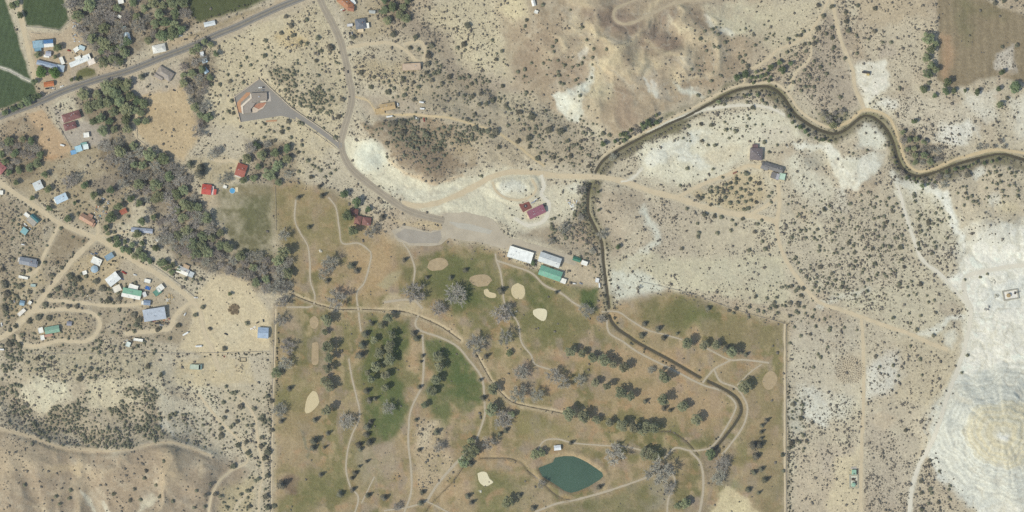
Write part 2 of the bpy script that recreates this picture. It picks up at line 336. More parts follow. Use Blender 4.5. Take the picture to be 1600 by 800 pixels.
# bare hills over the canal
area(pts('780,20 850,-30 1010,-40 1090,0 1190,70 1150,115 1100,150 1020,190 950,215 930,190 850,170 800,130'), (160, 142, 114), 14, .95, den=.05)
area(pts('800,60 880,50 900,90 860,130 800,130'), (143, 124, 101), 16, .6)
band(pts('925,30 985,45 1050,75'), 34, (132, 113, 95), 12, .8); band(pts('1040,30 1085,24 1100,45'), 18, (134, 116, 96), 8, .8); band(pts('970,150 985,190'), 34, (140, 120, 99), 10, .7)
band(pts('915,40 940,60 966,82 960,92'), 13, (190, 170, 131), 8, .8); band(pts('960,95 930,118 925,140 950,150'), 26, (191, 173, 135), 11, .75)
band(pts('952,105 957,125'), 9, (189, 156, 118), 6, .6); area(ell(940, 142, 22, 14, -20), (200, 186, 148), 9, .8)
band(pts('1000,92 1030,112 1056,128'), 22, (191, 172, 134), 9, .75); band(pts('1015,68 1045,90 1070,99'), 9, (190, 171, 134), 5, .75); band(pts('1046,30 1066,46 1086,51'), 5, (199, 182, 146), 3, .85)
area(pts('866,152 895,146 915,125 930,105 932,116 908,152 906,184 886,188 874,170'), (212, 212, 196), 4, .95, den=.02); area(pts('905,80 915,76 912,95 906,98'), (212, 204, 186), 3, .7)
area(pts('1000,90 1012,125 1020,150 1028,156 1036,140 1028,118'), (203, 189, 157), 5, .6); band(pts('1008,122 1022,148'), 4.5, (220, 216, 200), 2, .9); band(pts('1026,134 1031,152'), 7, (221, 217, 202), 3, .9)
area(pts('1052,130 1066,138 1086,148 1110,150 1080,156 1066,146'), (212, 211, 193), 4, .9); band(pts('1064,95 1074,102'), 3.5, (222, 216, 200), 2, .9)
area(pts('1100,10 1150,5 1195,15 1210,40 1180,55 1140,58 1112,38'), (202, 191, 158), 8, .85, den=.04); band(pts('1104,22 1112,40 1124,52'), 5, (216, 209, 190), 3, .8); area(ell(1136, 51, 14, 6, 10), (215, 210, 192), 4, .8)
area(pts('1180,5 1300,0 1270,60 1210,90 1180,60'), (198, 184, 150), 14, .7, den=.2); area(pts('1070,100 1150,90 1170,110 1120,140 1070,140'), (152, 133, 107), 12, .7, den=.22)
area(pts('790,-20 826,0 824,28 800,32 780,15'), (208, 190, 150), 7, .9, den=.1)
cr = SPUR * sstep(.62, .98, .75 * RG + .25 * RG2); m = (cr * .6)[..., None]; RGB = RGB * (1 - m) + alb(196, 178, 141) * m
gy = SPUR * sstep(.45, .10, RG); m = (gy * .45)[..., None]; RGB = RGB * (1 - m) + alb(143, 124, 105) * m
# between the tracks, top right
area(pts('1285,20 1305,20 1345,150 1330,180 1290,190 1250,130 1270,60'), (160, 146, 124), 14, .75, den=.75); area(pts('1320,-10 1440,-10 1455,40 1360,45'), (180, 162, 130), 10, .8, den=.15)
area(pts('1340,40 1450,30 1460,90 1400,110 1350,95'), (193, 179, 150), 10, .7, den=.35); area(ell(1388, 84, 17, 14), (164, 150, 130), 6, .7)
area(pts('1330,100 1386,98 1392,128 1370,152 1352,166 1336,132'), (221, 214, 196), 5, .95, den=.05); area(ell(1383, 162, 12, 10), (223, 219, 206), 6, .8)
area(pts('1395,150 1470,150 1530,165 1535,205 1500,228 1440,225 1400,190'), (198, 186, 161), 9, .8, den=.6); area(pts('1468,195 1520,185 1532,216 1490,230 1462,222'), (222, 217, 203), 6, .85, den=.3)
area(pts('1500,140 1560,140 1560,190 1545,195'), (214, 207, 190), 7, .8, den=.25); area(pts('1575,160 1610,150 1700,170 1700,225 1590,215'), (216, 210, 194), 9, .85, den=.35)
area(pts('1350,188 1366,190 1385,215 1372,240 1345,232 1338,205'), (209, 206, 189), 6, .9, den=.12)
area(pts('1280,175 1320,175 1318,200 1290,198'), (118, 116, 80), 8, .7, den=.9); area(ell(1306, 185, 18, 9), (110, 118, 70), 6, .6)
area(pts('1400,195 1425,205 1480,240 1470,255 1430,262 1408,235'), (128, 116, 96), 10, .75, den=.9)
# ploughed field
area(pts('1457,-60 1500,-20 1560,12 1600,24 1720,30 1720,150 1600,132 1560,120 1530,124 1508,136 1482,138 1462,124 1466,60'), (133, 119, 93), 4, 1.0, wob=1, den=.03)
band(pts('1472,55 1480,90 1474,122'), 15, (168, 136, 103), 7, .75); area(pts('1490,0 1520,5 1512,60 1500,70'), (118, 112, 82), 10, .7); area(ell(1540, 20, 36, 9, 10), (118, 112, 80), 8, .5)
area(pts('1552,78 1585,70 1590,110 1556,104'), (196, 186, 168), 5, .9, den=.8); area(pts('1565,105 1580,110 1562,160 1560,130'), (176, 155, 128), 5, .6)
# below the canal
area(pts('990,230 1110,190 1200,165 1225,180 1300,215 1230,215 1190,240 1130,270 1060,290 1000,275'), (214, 206, 181), 10, .95, den=.14)
area(pts('1002,256 1040,226 1075,212 1112,204 1078,232 1112,256 1092,263 1062,245 1022,263'), (216, 213, 196), 4, 1, den=.02); area(ell(1130, 240, 28, 14, -10), (202, 185, 152), 8, .6)
area(pts('1180,200 1235,200 1240,225 1195,225'), (208, 196, 172), 9, .8, den=.15)
area(pts('1236,226 1262,222 1298,228 1318,246 1350,250 1382,240 1376,272 1344,294 1312,298 1304,262 1282,234 1246,236'), (217, 212, 194), 4, 1, den=.02)
area(ell(1275, 248, 18, 11, 5), (170, 163, 141), 6, .9, den=.1); area(pts('1318,252 1345,252 1344,266 1330,272 1318,264'), (200, 194, 172), 5, .8); area(pts('1300,300 1318,296 1322,335 1304,330'), (208, 205, 190), 5, .8)
area(pts('1225,255 1250,240 1300,290 1300,340 1240,300'), (208, 202, 180), 10, .85, den=.2)
area(pts('1080,300 1185,268 1200,300 1170,330 1110,322'), (187, 166, 124), 7, .7, den=.3); area(ell(1255, 335, 14, 9), (197, 165, 113), 7, .6)
area(pts('930,290 1000,296 1012,330 992,362 962,400 946,384 930,340'), (167, 152, 126), 7, .9, den=.2); area(pts('965,330 1000,320 1005,350 975,370'), (190, 176, 148), 10, .6)
area(pts('1000,310 1060,315 1110,345 1080,400 1020,400'), (176, 162, 137), 12, .7, den=.65); band(pts('1003,322 1019,348 1021,372 1006,396 966,422'), 12, (208, 206, 189), 5, .9, den=.05)
area(pts('955,405 1010,395 1100,405 1230,392 1232,470 1150,468 1090,455 1000,440 955,440'), (192, 182, 150), 8, .9, den=.12); area(pts('958,422 1000,428 1046,462 1040,476 1000,474 955,462'), (206, 205, 187), 6, .9, den=.12)
area(ell(1170, 430, 70, 18, 5), (187, 179, 152), 12, .5)
area(pts('1030,345 1200,350 1215,390 1100,400'), (190, 176, 145), 14, .5, den=.55)
area(pts('1230,300 1400,310 1430,480 1300,470 1235,400'), (185, 173, 146), 18, .7, den=.6)
area(pts('1150,466 1226,486 1226,506 1150,490'), (192, 176, 142), 4, .7, den=.5)
area(pts('1300,460 1420,440 1450,480 1420,510 1340,490'), (192, 183, 153), 12, .7, den=.25); band(pts('1285,480 1330,462 1360,448'), 7, (212, 207, 188), 4, .7)
area(pts('1235,500 1340,500 1340,620 1235,600'), (184, 174, 150), 14, .7, den=.35); area(pts('1245,600 1270,600 1300,640 1290,670 1262,660 1245,630'), (213, 210, 196), 8, .85, den=.45); area(pts('1270,600 1340,620 1330,650 1290,660'), (206, 202, 186), 10, .7, den=.4)
area(pts('1230,620 1252,625 1255,680 1232,690'), (190, 186, 165), 8, .8, den=.3)
area(ell(1327, 578, 24, 22), (180, 162, 131), 5, .7, den=0)
area(pts('1240,700 1330,690 1330,860 1235,860'), (184, 166, 137), 12, .6, den=.55); area(pts('1285,700 1330,700 1320,740 1280,740'), (176, 163, 142), 10, .6, den=.3)
area(pts('1355,570 1400,550 1420,580 1390,610 1355,620'), (210, 206, 193), 10, .8, den=.3); area(pts('1352,640 1420,640 1415,760 1352,860'), (176, 162, 138), 14, .7, den=.85); area(ell(1382, 655, 16, 12), (186, 168, 138), 6, .8, den=.1)
area(pts('1306,712 1342,700 1345,800 1300,860 1290,770'), (200, 183, 148), 9, .85, den=.06)
# white badlands at the right edge
area(pts('1400,296 1440,300 1474,300 1500,352 1500,382 1560,352 1720,345 1720,860 1546,860 1530,792 1506,772 1482,748 1464,720 1456,690 1476,640 1492,592 1508,540 1512,480 1482,440 1502,412 1478,388 1436,318'), (230, 226, 211), 6, 1, den=.0)
area(pts('1400,300 1420,290 1480,330 1502,385 1440,400 1420,350'), (190, 180, 152), 9, .9, den=.5); band(pts('1402,275 1422,290 1452,298 1478,318 1496,340 1500,375'), 13, (222, 221, 208), 5, .9, den=.03)
area(pts('1480,290 1560,262 1640,280 1640,340 1560,345 1510,335'), (192, 176, 146), 10, .8, den=.3); area(ell(1533, 268, 12, 9, -40), (211, 209, 196), 5, .8); area(ell(1570, 322, 26, 9, 25), (205, 187, 148), 6, .6); area(ell(1556, 315, 10, 12), (214, 208, 192), 5, .7)
area(pts('1498,355 1560,345 1590,375 1520,385'), (206, 200, 184), 7, .7, den=.25); area(pts('1440,392 1500,385 1505,408 1450,410'), (188, 176, 152), 7, .8, den=.5)
area(pts('1400,400 1450,420 1500,462 1512,500 1480,545 1400,530'), (190, 179, 150), 9, .85, den=.3); area(pts('1465,478 1500,470 1506,490 1480,500'), (176, 162, 136), 6, .8); area(pts('1484,500 1505,496 1504,515 1488,518'), (176, 164, 139), 5, .7)
area(pts('1434,520 1458,500 1490,494 1512,495 1510,501 1478,505 1450,525'), (220, 217, 202), 4, .9); area(pts('1400,530 1500,525 1490,600 1470,660 1400,670'), (186, 171, 139), 10, .85, den=.3); area(pts('1476,520 1500,520 1492,548 1480,545'), (216, 212, 196), 5, .7)
area(pts('1400,620 1470,640 1450,700 1425,760 1400,860'), (186, 173, 147), 12, .6, den=.75); area(pts('1440,700 1462,712 1490,750 1520,800 1530,870 1430,870'), (184, 168, 139), 9, .9, den=.5)
band(pts('1455,690 1463,725 1480,750 1498,755 1530,772'), 9, (226, 223, 211), 4, .8)
area(ell(1552, 685, 100, 108), (206, 206, 195), 8, .9); area(ell(1590, 636, 14, 14), (196, 193, 174), 6, .7, den=.3)
# strata of the knoll: beds of different colour at different heights
bed = sstep(.35, .75, np.sin(kh * 3.4 + 2 * w1) * .5 + .5); kz = sstep(1, 4, KNOLL); m = (kz * bed * 0.55)[..., None]; RGB = RGB * (1 - m) + alb(178, 177, 163) * m
m = (sstep(17, 20.5, KNOLL + 6 * sstep(1560, 1640, X)) * (0.65 + 0.35 * bed))[..., None]; RGB = RGB * (1 - m) + alb(206, 194, 162) * m
area(ell(1565, 679, 9, 5, -20), (226, 224, 214), 3, .9)
area(ell(1575, 458, 42, 24, -10), (213, 213, 203), 10, .8, den=0)
cr = SPUR * sstep(560, 680, Y) * sstep(.62, .98, .75 * RG + .25 * RG2)
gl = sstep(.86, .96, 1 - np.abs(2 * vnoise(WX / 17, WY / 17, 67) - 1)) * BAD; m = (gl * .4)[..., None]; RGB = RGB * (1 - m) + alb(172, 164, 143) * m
# south-west
area(pts('-80,664 60,685 150,703 260,690 335,712 395,730 330,860 -80,860'), (156, 138, 112), 7, .95, den=.1); band(pts('-60,664 50,683 95,700 150,706'), 12, (190, 166, 128), 6, .6)
m = (cr * .5)[..., None]; RGB = RGB * (1 - m) + alb(184, 164, 130) * m
band(pts('270,705 272,735 278,750'), 20, (178, 158, 124), 12, .6); band(pts('313,725 312,740'), 12, (186, 167, 133), 7, .6); band(pts('65,733 110,728 130,735'), 9, (189, 166, 126), 5, .6); area(pts('0,680 50,690 95,720 40,735 0,740'), (176, 157, 126), 12, .6)
band(pts('132,768 140,780 148,800 150,830'), 6, (208, 200, 176), 3, .85); area(pts('222,770 236,766 246,778 226,790 214,806'), (202, 192, 164), 5, .85); band(pts('170,790 176,820'), 7, (208, 200, 176), 3, .8)
area(pts('0,590 120,575 270,590 330,640 330,690 250,690 150,700 0,672'), (168, 153, 124), 9, .7, den=.7)
area(pts('28,600 60,588 100,594 105,612 70,640 50,640 30,622'), (206, 196, 166), 6, .9, den=.25); area(pts('134,600 180,590 262,596 250,612 200,640 150,646 134,640'), (199, 186, 153), 7, .85, den=.5)
area(pts('242,612 330,632 326,684 276,680'), (193, 184, 158), 8, .7, den=.7); band(pts('256,652 274,672'), 7, (211, 204, 182), 3, .8); area(pts('40,540 240,545 260,590 40,592'), (184, 169, 133), 10, .7, den=.55)
area(pts('330,600 425,600 425,800 340,800 390,730'), (184, 170, 139), 10, .7, den=.55); area(pts('340,760 400,740 400,800 330,820'), (188, 170, 124), 9, .6)
# the village and the river woods
area(pts('-80,270 40,320 150,375 310,478 300,540 -80,540'), (148, 133, 106), 12, .8, den=.6); area(pts('55,200 200,215 210,330 160,370 20,300 0,280'), (152, 136, 104), 12, .8, den=.4)
area(pts('105,350 140,372 88,420 68,410'), (140, 124, 97), 5, .8, den=.4); area(pts('135,283 170,270 195,272 190,310 150,300'), (122, 112, 98), 8, .8, den=.3)
WOODS = [pts('100,-60 300,-60 300,30 285,50 255,62 230,72 200,92 160,100 150,80 125,55 112,30'), pts('112,150 200,118 212,140 205,210 150,215 130,190'), pts('150,215 210,215 285,255 310,310 365,392 455,400 460,455 400,455 335,425 290,420 240,370 235,320 200,285 160,260'),
         pts('0,215 50,210 66,245 40,275 0,270'), pts('282,92 325,82 335,125 318,160 335,200 305,210 292,150'), pts('380,215 455,225 470,295 440,312 395,290'), pts('590,-40 650,-30 640,30 600,40')]
for P in WOODS: area(P, (122, 109, 88), 8, .8, den=.5)
area(pts('230,300 290,310 340,370 360,400 320,410 280,380'), (150, 137, 115), 8, .5)
area(pts('298,470 330,432 350,428 385,438 424,490 424,548 318,556 278,545 300,505'), (200, 181, 144), 5, .95, wob=1, den=.03); area(pts('274,562 392,556 398,596 300,604 270,590'), (190, 172, 134), 6, .9, den=.06); area(ell(360, 520, 22, 16), (206, 190, 156), 8, .6)
area(pts('160,420 200,392 240,430 300,470 270,500 200,475 160,450'), (176, 161, 133), 6, .8, den=.08); area(ell(80, 512, 60, 22), (178, 160, 125), 8, .7, den=.25); area(pts('10,440 60,420 80,440 40,490 10,500'), (187, 167, 127), 7, .7, den=.1)
area(pts('110,410 170,385 200,395 160,450 100,440'), (184, 163, 123), 6, .7, den=.15); area(pts('35,335 55,325 75,345 45,370 20,345'), (186, 166, 130), 5, .8, den=.1)
# farm land
area(pts('-120,-100 6,-100 8,0 16,24 25,46 37,90 49,124 58,146 40,158 0,172 -120,215'), (78, 93, 64), 2.5, 1, 1, den=0); area(pts('34,-100 98,-100 101,0 109,30 94,47 62,41 41,40 33,12'), (76, 90, 60), 2.5, 1, 1, den=0)
area(pts('288,-100 480,-100 420,-2 396,10 352,24 312,34 298,26 294,0'), (86, 92, 60), 4, 1, 1, den=0.02)
area(pts('42,48 92,52 112,36 132,60 150,95 182,104 190,112 150,118 62,148 52,110'), (178, 158, 128), 5, .95, 1, den=.04); area(pts('100,105 140,100 165,104 150,118 110,132'), (164, 152, 134), 5, .7)
area(ell(135, 117, 16, 11, -8), (104, 104, 66), 1.5, 1, 1, den=0)
area(pts('40,176 64,166 86,196 113,236 86,248 70,250 60,226 50,196'), (184, 153, 115), 4, .95, 1, den=.02); area(pts('58,222 75,240 110,238 86,250 68,248'), (172, 132, 92), 6, .6)
area(pts('0,190 40,178 52,200 60,228 40,225 0,235'), (142, 124, 98), 7, .9, den=.15); area(pts('82,168 130,190 168,196 172,214 152,228 116,233 100,212'), (168, 157, 140), 4, .9, 1, den=.03)
area(pts('208,150 285,128 300,172 312,212 286,252 250,235 214,212'), (186, 161, 121), 6, .95, 1, den=.03); area(ell(258, 190, 30, 22), (168, 144, 106), 14, .5); area(pts('205,118 290,105 292,128 210,150'), (178, 163, 140), 5, .8, den=.06)
band(pts('262,78 300,62 350,38 400,22 450,4'), 13, (176, 155, 122), 5, .9, den=.1); band(pts('300,58 340,40 400,12'), 8, (136, 124, 92), 4, .6)
band([(x, y + 9) for x, y in ROADS['highway'][0]], 7, (178, 162, 134), 2, .8, 1, den=0.02); band([(x - 2, y - 7) for x, y in ROADS['highway'][0]], 5, (166, 150, 124), 2, .6, 1)
area(pts('340,298 375,288 430,290 433,410 402,404 372,394 344,348'), (116, 111, 80), 9, .92, 2, den=.02); area(ell(400, 340, 24, 30), (100, 101, 68), 14, .6); area(ell(390, 300, 30, 8), (134, 121, 90), 8, .6); area(pts('310,300 345,300 345,325 318,330'), (178, 157, 124), 5, .85, den=.05); area(pts('388,250 405,240 400,262'), (176, 160, 130), 5, .6)
area(pts('296,250 340,245 370,248 360,285 310,288'), (166, 150, 113), 7, .7, den=.15); area(pts('555,150 592,150 650,155 664,190 600,190 572,178'), (168, 154, 130), 6, .85, 1, den=.04)
area(pts('525,0 600,0 610,50 560,60 540,30'), (160, 145, 112), 8, .7, den=.3)
# golf course: dormant turf, drier and greener patches
paint((golf_s, golf_m), (149, 131, 99), 1.0); setv(DEN, (golf_s, golf_m), 0.015)
g = golfF
for n, lo, hi, c, k in ((midn + .4 * coarse, .02, .24, (163, 136, 100), .7), (fbm(X, Y, 75, 4, 77), -.02, .16, (119, 114, 76), .9), (fbm(X, Y, 48, 4, 78), .06, .22, (105, 104, 66), .75), (fbm(X, Y, 28, 4, 79), .06, .26, (150, 130, 109), .8), (fbm(X, Y, 22, 4, 80), .16, .3, (172, 148, 114), .6)):
    m = (g * sstep(lo, hi, n) * k)[..., None]; RGB = RGB * (1 - m) + alb(*c) * m
for n, lo, hi, c, k in ((fbm(X * .7, Y, 15, 3, 81), .05, .22, (120, 112, 74), .6), (fbm(X, Y * .7, 13, 3, 82), .05, .22, (170, 149, 114), .5), (fbm(X, Y, 11, 3, 83), .10, .25, (162, 128, 94), .45), (fbm(X, Y * .6, 19, 3, 84), .10, .25, (140, 126, 108), .6)):
    m = (g * sstep(lo, hi, n) * k)[..., None]; RGB = RGB * (1 - m) + alb(*c) * m
area(pts('662,530 700,530 735,560 752,592 748,640 726,646 712,625 690,690 668,640 676,580'), (97, 105, 65), 8, .85); area(pts('690,540 728,552 748,590 742,628 716,610 700,570'), (86, 101, 58), 8, .8)
area(pts('575,495 640,502 650,525 630,580 634,640 608,690 572,690 568,600'), (96, 103, 62), 9, .92); area(pts('590,500 625,505 628,560 600,580'), (88, 100, 60), 8, .7); area(pts('585,620 628,600 626,660 590,685'), (95, 107, 66), 8, .6)
area(pts('655,405 700,388 770,396 780,430 790,480 740,495 680,470'), (103, 106, 66), 12, .85); area(pts('690,450 735,440 750,480 710,490'), (92, 100, 57), 10, .8); area(pts('800,490 870,470 900,500 880,530 820,540'), (112, 110, 70), 12, .85); area(pts('805,435 845,420 865,445 860,490 825,475'), (98, 103, 62), 9, .8)
area(pts('910,450 936,455 938,486 912,482'), (88, 101, 60), 4, .9); area(pts('880,448 905,445 910,470 885,468'), (118, 117, 80), 6, .6); area(pts('990,470 1080,465 1110,490 1060,515 1000,500'), (108, 106, 68), 12, .85); area(pts('1080,480 1110,485 1100,510 1070,508'), (105, 112, 66), 10, .5)
area(pts('1100,500 1225,510 1225,545 1140,535 1100,520'), (128, 117, 83), 9, .8); area(pts('450,620 500,600 490,680 440,680'), (132, 118, 82), 10, .6); area(pts('440,580 500,590 470,640 432,640'), (122, 118, 78), 12, .6)
area(pts('470,730 540,720 560,760 480,800 440,790'), (116, 113, 74), 14, .7); area(pts('800,650 900,660 890,690 810,690'), (134, 124, 82), 12, .6); area(pts('740,735 790,735 830,780 800,830 740,810'), (108, 110, 68), 10, .75); area(pts('880,790 1040,745 1040,800 900,830'), (112, 110, 74), 10, .7)
area(pts('1120,735 1165,740 1170,770 1130,760'), (128, 128, 92), 9, .6); area(pts('1170,740 1225,720 1225,830 1190,830'), (118, 112, 82), 12, .6); area(pts('1150,600 1220,590 1215,700 1160,700'), (140, 123, 92), 12, .6); area(pts('960,600 1140,620 1130,680 1000,650'), (161, 137, 103), 14, .6)
area(pts('430,295 480,300 470,440 435,420'), (134, 121, 85), 9, .6); area(pts('480,310 530,320 530,400 490,400'), (141, 125, 90), 10, .6); area(pts('540,390 610,385 630,440 560,470'), (163, 137, 99), 12, .6)
area(pts('652,650 690,655 700,700 722,735 690,760 650,765 646,710'), (182, 162, 129), 8, .85, den=.45); area(pts('655,665 680,660 676,700 656,700'), (200, 184, 154), 7, .7); area(pts('555,700 610,690 620,740 570,760'), (160, 146, 120), 9, .6, den=.2)
area(pts('800,750 850,755 870,780 840,800 800,795'), (156, 138, 110), 9, .6, den=.12); area(pts('1110,810 1118,780 1136,752 1152,762 1168,785 1190,810 1190,860 1110,860'), (203, 186, 146), 5, .95, den=.02); area(pts('1095,715 1140,715 1145,750 1110,760'), (142, 126, 106), 8, .7, den=.4)
area(pts('1020,740 1055,740 1050,790 1010,800'), (146, 136, 116), 9, .6, den=.3); area(pts('432,486 460,486 470,540 434,540'), (146, 131, 112), 9, .5); area(pts('610,468 648,462 668,486 650,492 600,484'), (192, 173, 137), 6, .7)
area(ell(456, 758, 10, 18, 8), (122, 104, 84), 3, .85); area(ell(1072, 735, 11, 21, 10), (136, 118, 88), 4, .6); band(ell(1072, 735, 14, 25, 10) + [ell(1072, 735, 14, 25, 10)[0]], 6, (114, 104, 70), 3, .6)
area(pts('752,785 782,760 788,766 758,792'), (150, 124, 92), 3, .8); area(ell(475, 695, 3, 22), (110, 112, 92), 2, .6); area(pts('590,445 612,424 628,424 624,436 604,452'), (158, 146, 111), 3, .85, 1)
band(pts('642,494 690,518 725,540 755,585'), 14, (152, 134, 106), 5, .5); band(pts('600,484 660,490 720,530'), 9, (178, 158, 124), 4, .5)
band([(x + 6, y - 4) for x, y in pts('890,560 1000,590')], 16, (176, 148, 112), 8, .5)
area(pts('600,345 640,345 690,338 690,362 640,352'), (190, 168, 128), 5, .8, den=.2); area(pts('790,300 850,290 900,283 915,300 905,330 880,350 850,372 800,366 790,345'), (201, 192, 166), 6, .85, den=.1); area(ell(895, 296, 16, 11), (212, 207, 188), 5, .8)
area(pts('800,366 850,362 880,350 912,330 940,380 942,440 905,400 860,388'), (150, 135, 110), 7, .8, den=.7); area(pts('905,345 930,352 935,380 905,378'), (166, 142, 115), 7, .6)
area(pts('872,396 935,412 936,446 885,444'), (182, 164, 133), 5, .9, 1, den=.08); area(pts('905,290 918,290 916,340 902,335'), (122, 114, 100), 5, .7, den=.8)
for q_, z_ in (DIT[2], DIT[3], DIT[5]): band(q_, 7, (198, 178, 142), 2.2, .75, 1)
UP = [p for p in CAN if p[1] < 292]
for dx_, dy_, w_ in ((-3, 8, 15), (0, 0, 20)): band([(x + dx_, y + dy_) for x, y in UP], w_, (114, 107, 84), 5, .6, 2, den=.85)
# damp banks of the canal, track verges
m = (CANM * 0.75)[..., None]; RGB = RGB * (1 - m) + alb(100, 96, 70) * m; DEN = np.maximum(DEN, CANM * .4)
cm = np.zeros_like(X); s, A, B = region(CAN, 2, 26); cm[s] = 1 - sstep(5, 19, sd_line(CAN, A, B)); cm *= sstep(-.25, .15, midn) * (1 - golfF)
m = (cm * 0.75)[..., None]; RGB = RGB * (1 - m) + alb(110, 107, 76) * m; DEN = np.maximum(DEN, cm * .85)
for (P, w, tone, _) in DIRT:
    band(smooth_line(P, 8), w + 2, [(196, 180, 148), (214, 207, 188), (197, 177, 138), (176, 160, 132)][tone], 1.6 if tone > 1 else 2.2, .5 if tone > 1 else .8, 1, den=0)
for p, w in PATHS: band(smooth_line(p, 8), w + 2.5, (164, 147, 116), 2.0, .55, 1, den=0)
for p, w in BOUND: band(p, w + 1.5, (172, 157, 130), 1.5, .6, 1, den=0)
band(POND + [POND[0]], 7, (128, 112, 86), 2.5, .7, 1, den=0); band([(x * 1.0, y) for x, y in POND[3:9]], 16, (186, 160, 120), 4, .5)
# furrows and mowing lines in the tilled fields, mottling everywhere
f1 = np.sin((X * .96 + Y * .28) * 2 * math.pi / 9 + 3 * w1); f2 = np.sin(X * 2 * math.pi / 13 + 4 * w2)
RGB *= (1 + 0.20 * finen + 0.12 * midn)[..., None]
fm = np.zeros_like(X)
for P in ('-120,-100 6,-100 58,146 -120,215', '34,-100 98,-100 109,30 40,40'):
    s, mm = pmask(pts(P), 4, 1); fm[s] = np.maximum(fm[s], mm)
RGB *= (1 + .07 * fm * f1)[..., None]
fm2 = np.zeros_like(X); s, mm = pmask(pts('1457,-60 1720,30 1720,150 1482,138 1462,124'), 4, 1); fm2[s] = mm; RGB *= (1 + .05 * fm2 * f2)[..., None]
# juniper woodland densities
for P, v in (('0,600 28,600 30,628 60,650 85,630 118,620 135,602 140,650 180,640 205,612 232,600 256,640 262,680 240,690 195,700 150,700 95,690 50,675 0,665', 1.0), ('420,103 452,105 522,126 527,160 500,182 465,168 435,146 414,116', 1.0),
             ('565,190 640,185 700,192 770,190 780,215 720,232 680,262 660,225 610,232 572,214', .85), ('610,225 670,225 690,262 664,272 636,258', .3), ('780,190 850,185 930,192 935,262 850,256 800,215', .42), ('600,110 700,112 790,150 800,190 640,190 600,160', .3), ('700,70 780,60 800,130 740,120', .18),
             ('300,610 420,600 424,800 330,800 390,720', .32), ('260,640 340,650 390,720 330,700 270,690', .5), ('1090,285 1190,268 1200,300 1170,330 1110,322', .3), ('1235,310 1440,300 1440,470 1300,470 1235,400', .20), ('1080,30 1300,50 1290,200 1000,230 1090,200', .14),
             ('0,420 200,430 260,520 240,590 0,600', .42), ('0,300 60,330 150,380 100,440 0,500', .3), ('120,290 200,300 200,370 150,365 100,330', .35), ('800,90 930,90 930,190 800,180', .12), ('1200,440 1300,440 1290,520 1200,500', .2), ('320,80 540,60 530,270 440,280 340,180', .16), ('1410,300 1480,310 1490,380 1420,390', .18), ('1500,260 1600,260 1600,330 1500,320', .2),
             ('1400,200 1470,250 1410,262', .5), ('1285,170 1320,160 1320,198 1290,195', .6), ('1225,610 1260,620 1262,700 1228,700', .5), ('400,600 428,600 424,800 404,800', .6), ('855,345 885,335 915,325 935,360 938,430 905,395 860,375', .55), ('898,288 915,290 914,340 900,335', 1.0), ('690,100 760,120 830,165 930,195 925,225 830,200 740,150', .55), ('640,60 680,60 690,120 650,110', .6), ('270,385 300,400 320,440 290,450', .5), ('90,425 130,425 130,460 85,465', .9), ('145,432 190,455 190,475 140,465', .9), ('0,430 25,430 25,500 0,500', .9), ('0,525 40,525 40,560 0,600', .9)):
    s, m = pmask(pts(P), 5); JUN[s] = np.maximum(JUN[s], v * m)
DEN = np.clip(DEN * np.clip(1 + 2.2 * fbm(X, Y, 60, 3, 95) + 2.2 * fbm(X, Y, 17, 3, 96) + 1.0 * coarse, .1, 2.0), 0, 1)
JUN *= np.clip(1 + 2.6 * fbm(X, Y, 30, 3, 97), .15, 1.6)
s, m = pmask(pts('540,212 572,222 606,254 640,276 664,284 740,275 800,262 850,274 845,300 830,330 790,348 690,338 620,312 560,268 536,240'), 4); JUN[s] *= 1 - m
for P in (PARK, LOT_PAD, POND):
    s, m = pmask(P, 1.5, 0); DEN[s] *= 1 - m; JUN[s] *= 1 - m
JUN *= (1 - np.clip(ROADM * 2, 0, 1)); DEN *= (1 - np.clip(ROADM * 2, 0, 1))
jm = (np.clip(JUN - .35, 0, 1) * .5)[..., None]; RGB = RGB * (1 - jm) + alb(128, 116, 92) * jm
lum = RGB.mean(-1, keepdims=True); RGB = lum + (RGB - lum) * (0.94 + .05 * golfF[..., None])
RGB *= np.concatenate([np.ones_like(lum), 1 - .01 * lum, 1 - .10 * sstep(.28, .6, lum)], -1)
RGB = RGB * (1 + 0.30 * np.clip(1 - RGB / 0.72, 0, 1) * sstep(0.06, .2, lum))
RGB = np.clip(RGB, 0.02, 0.80)

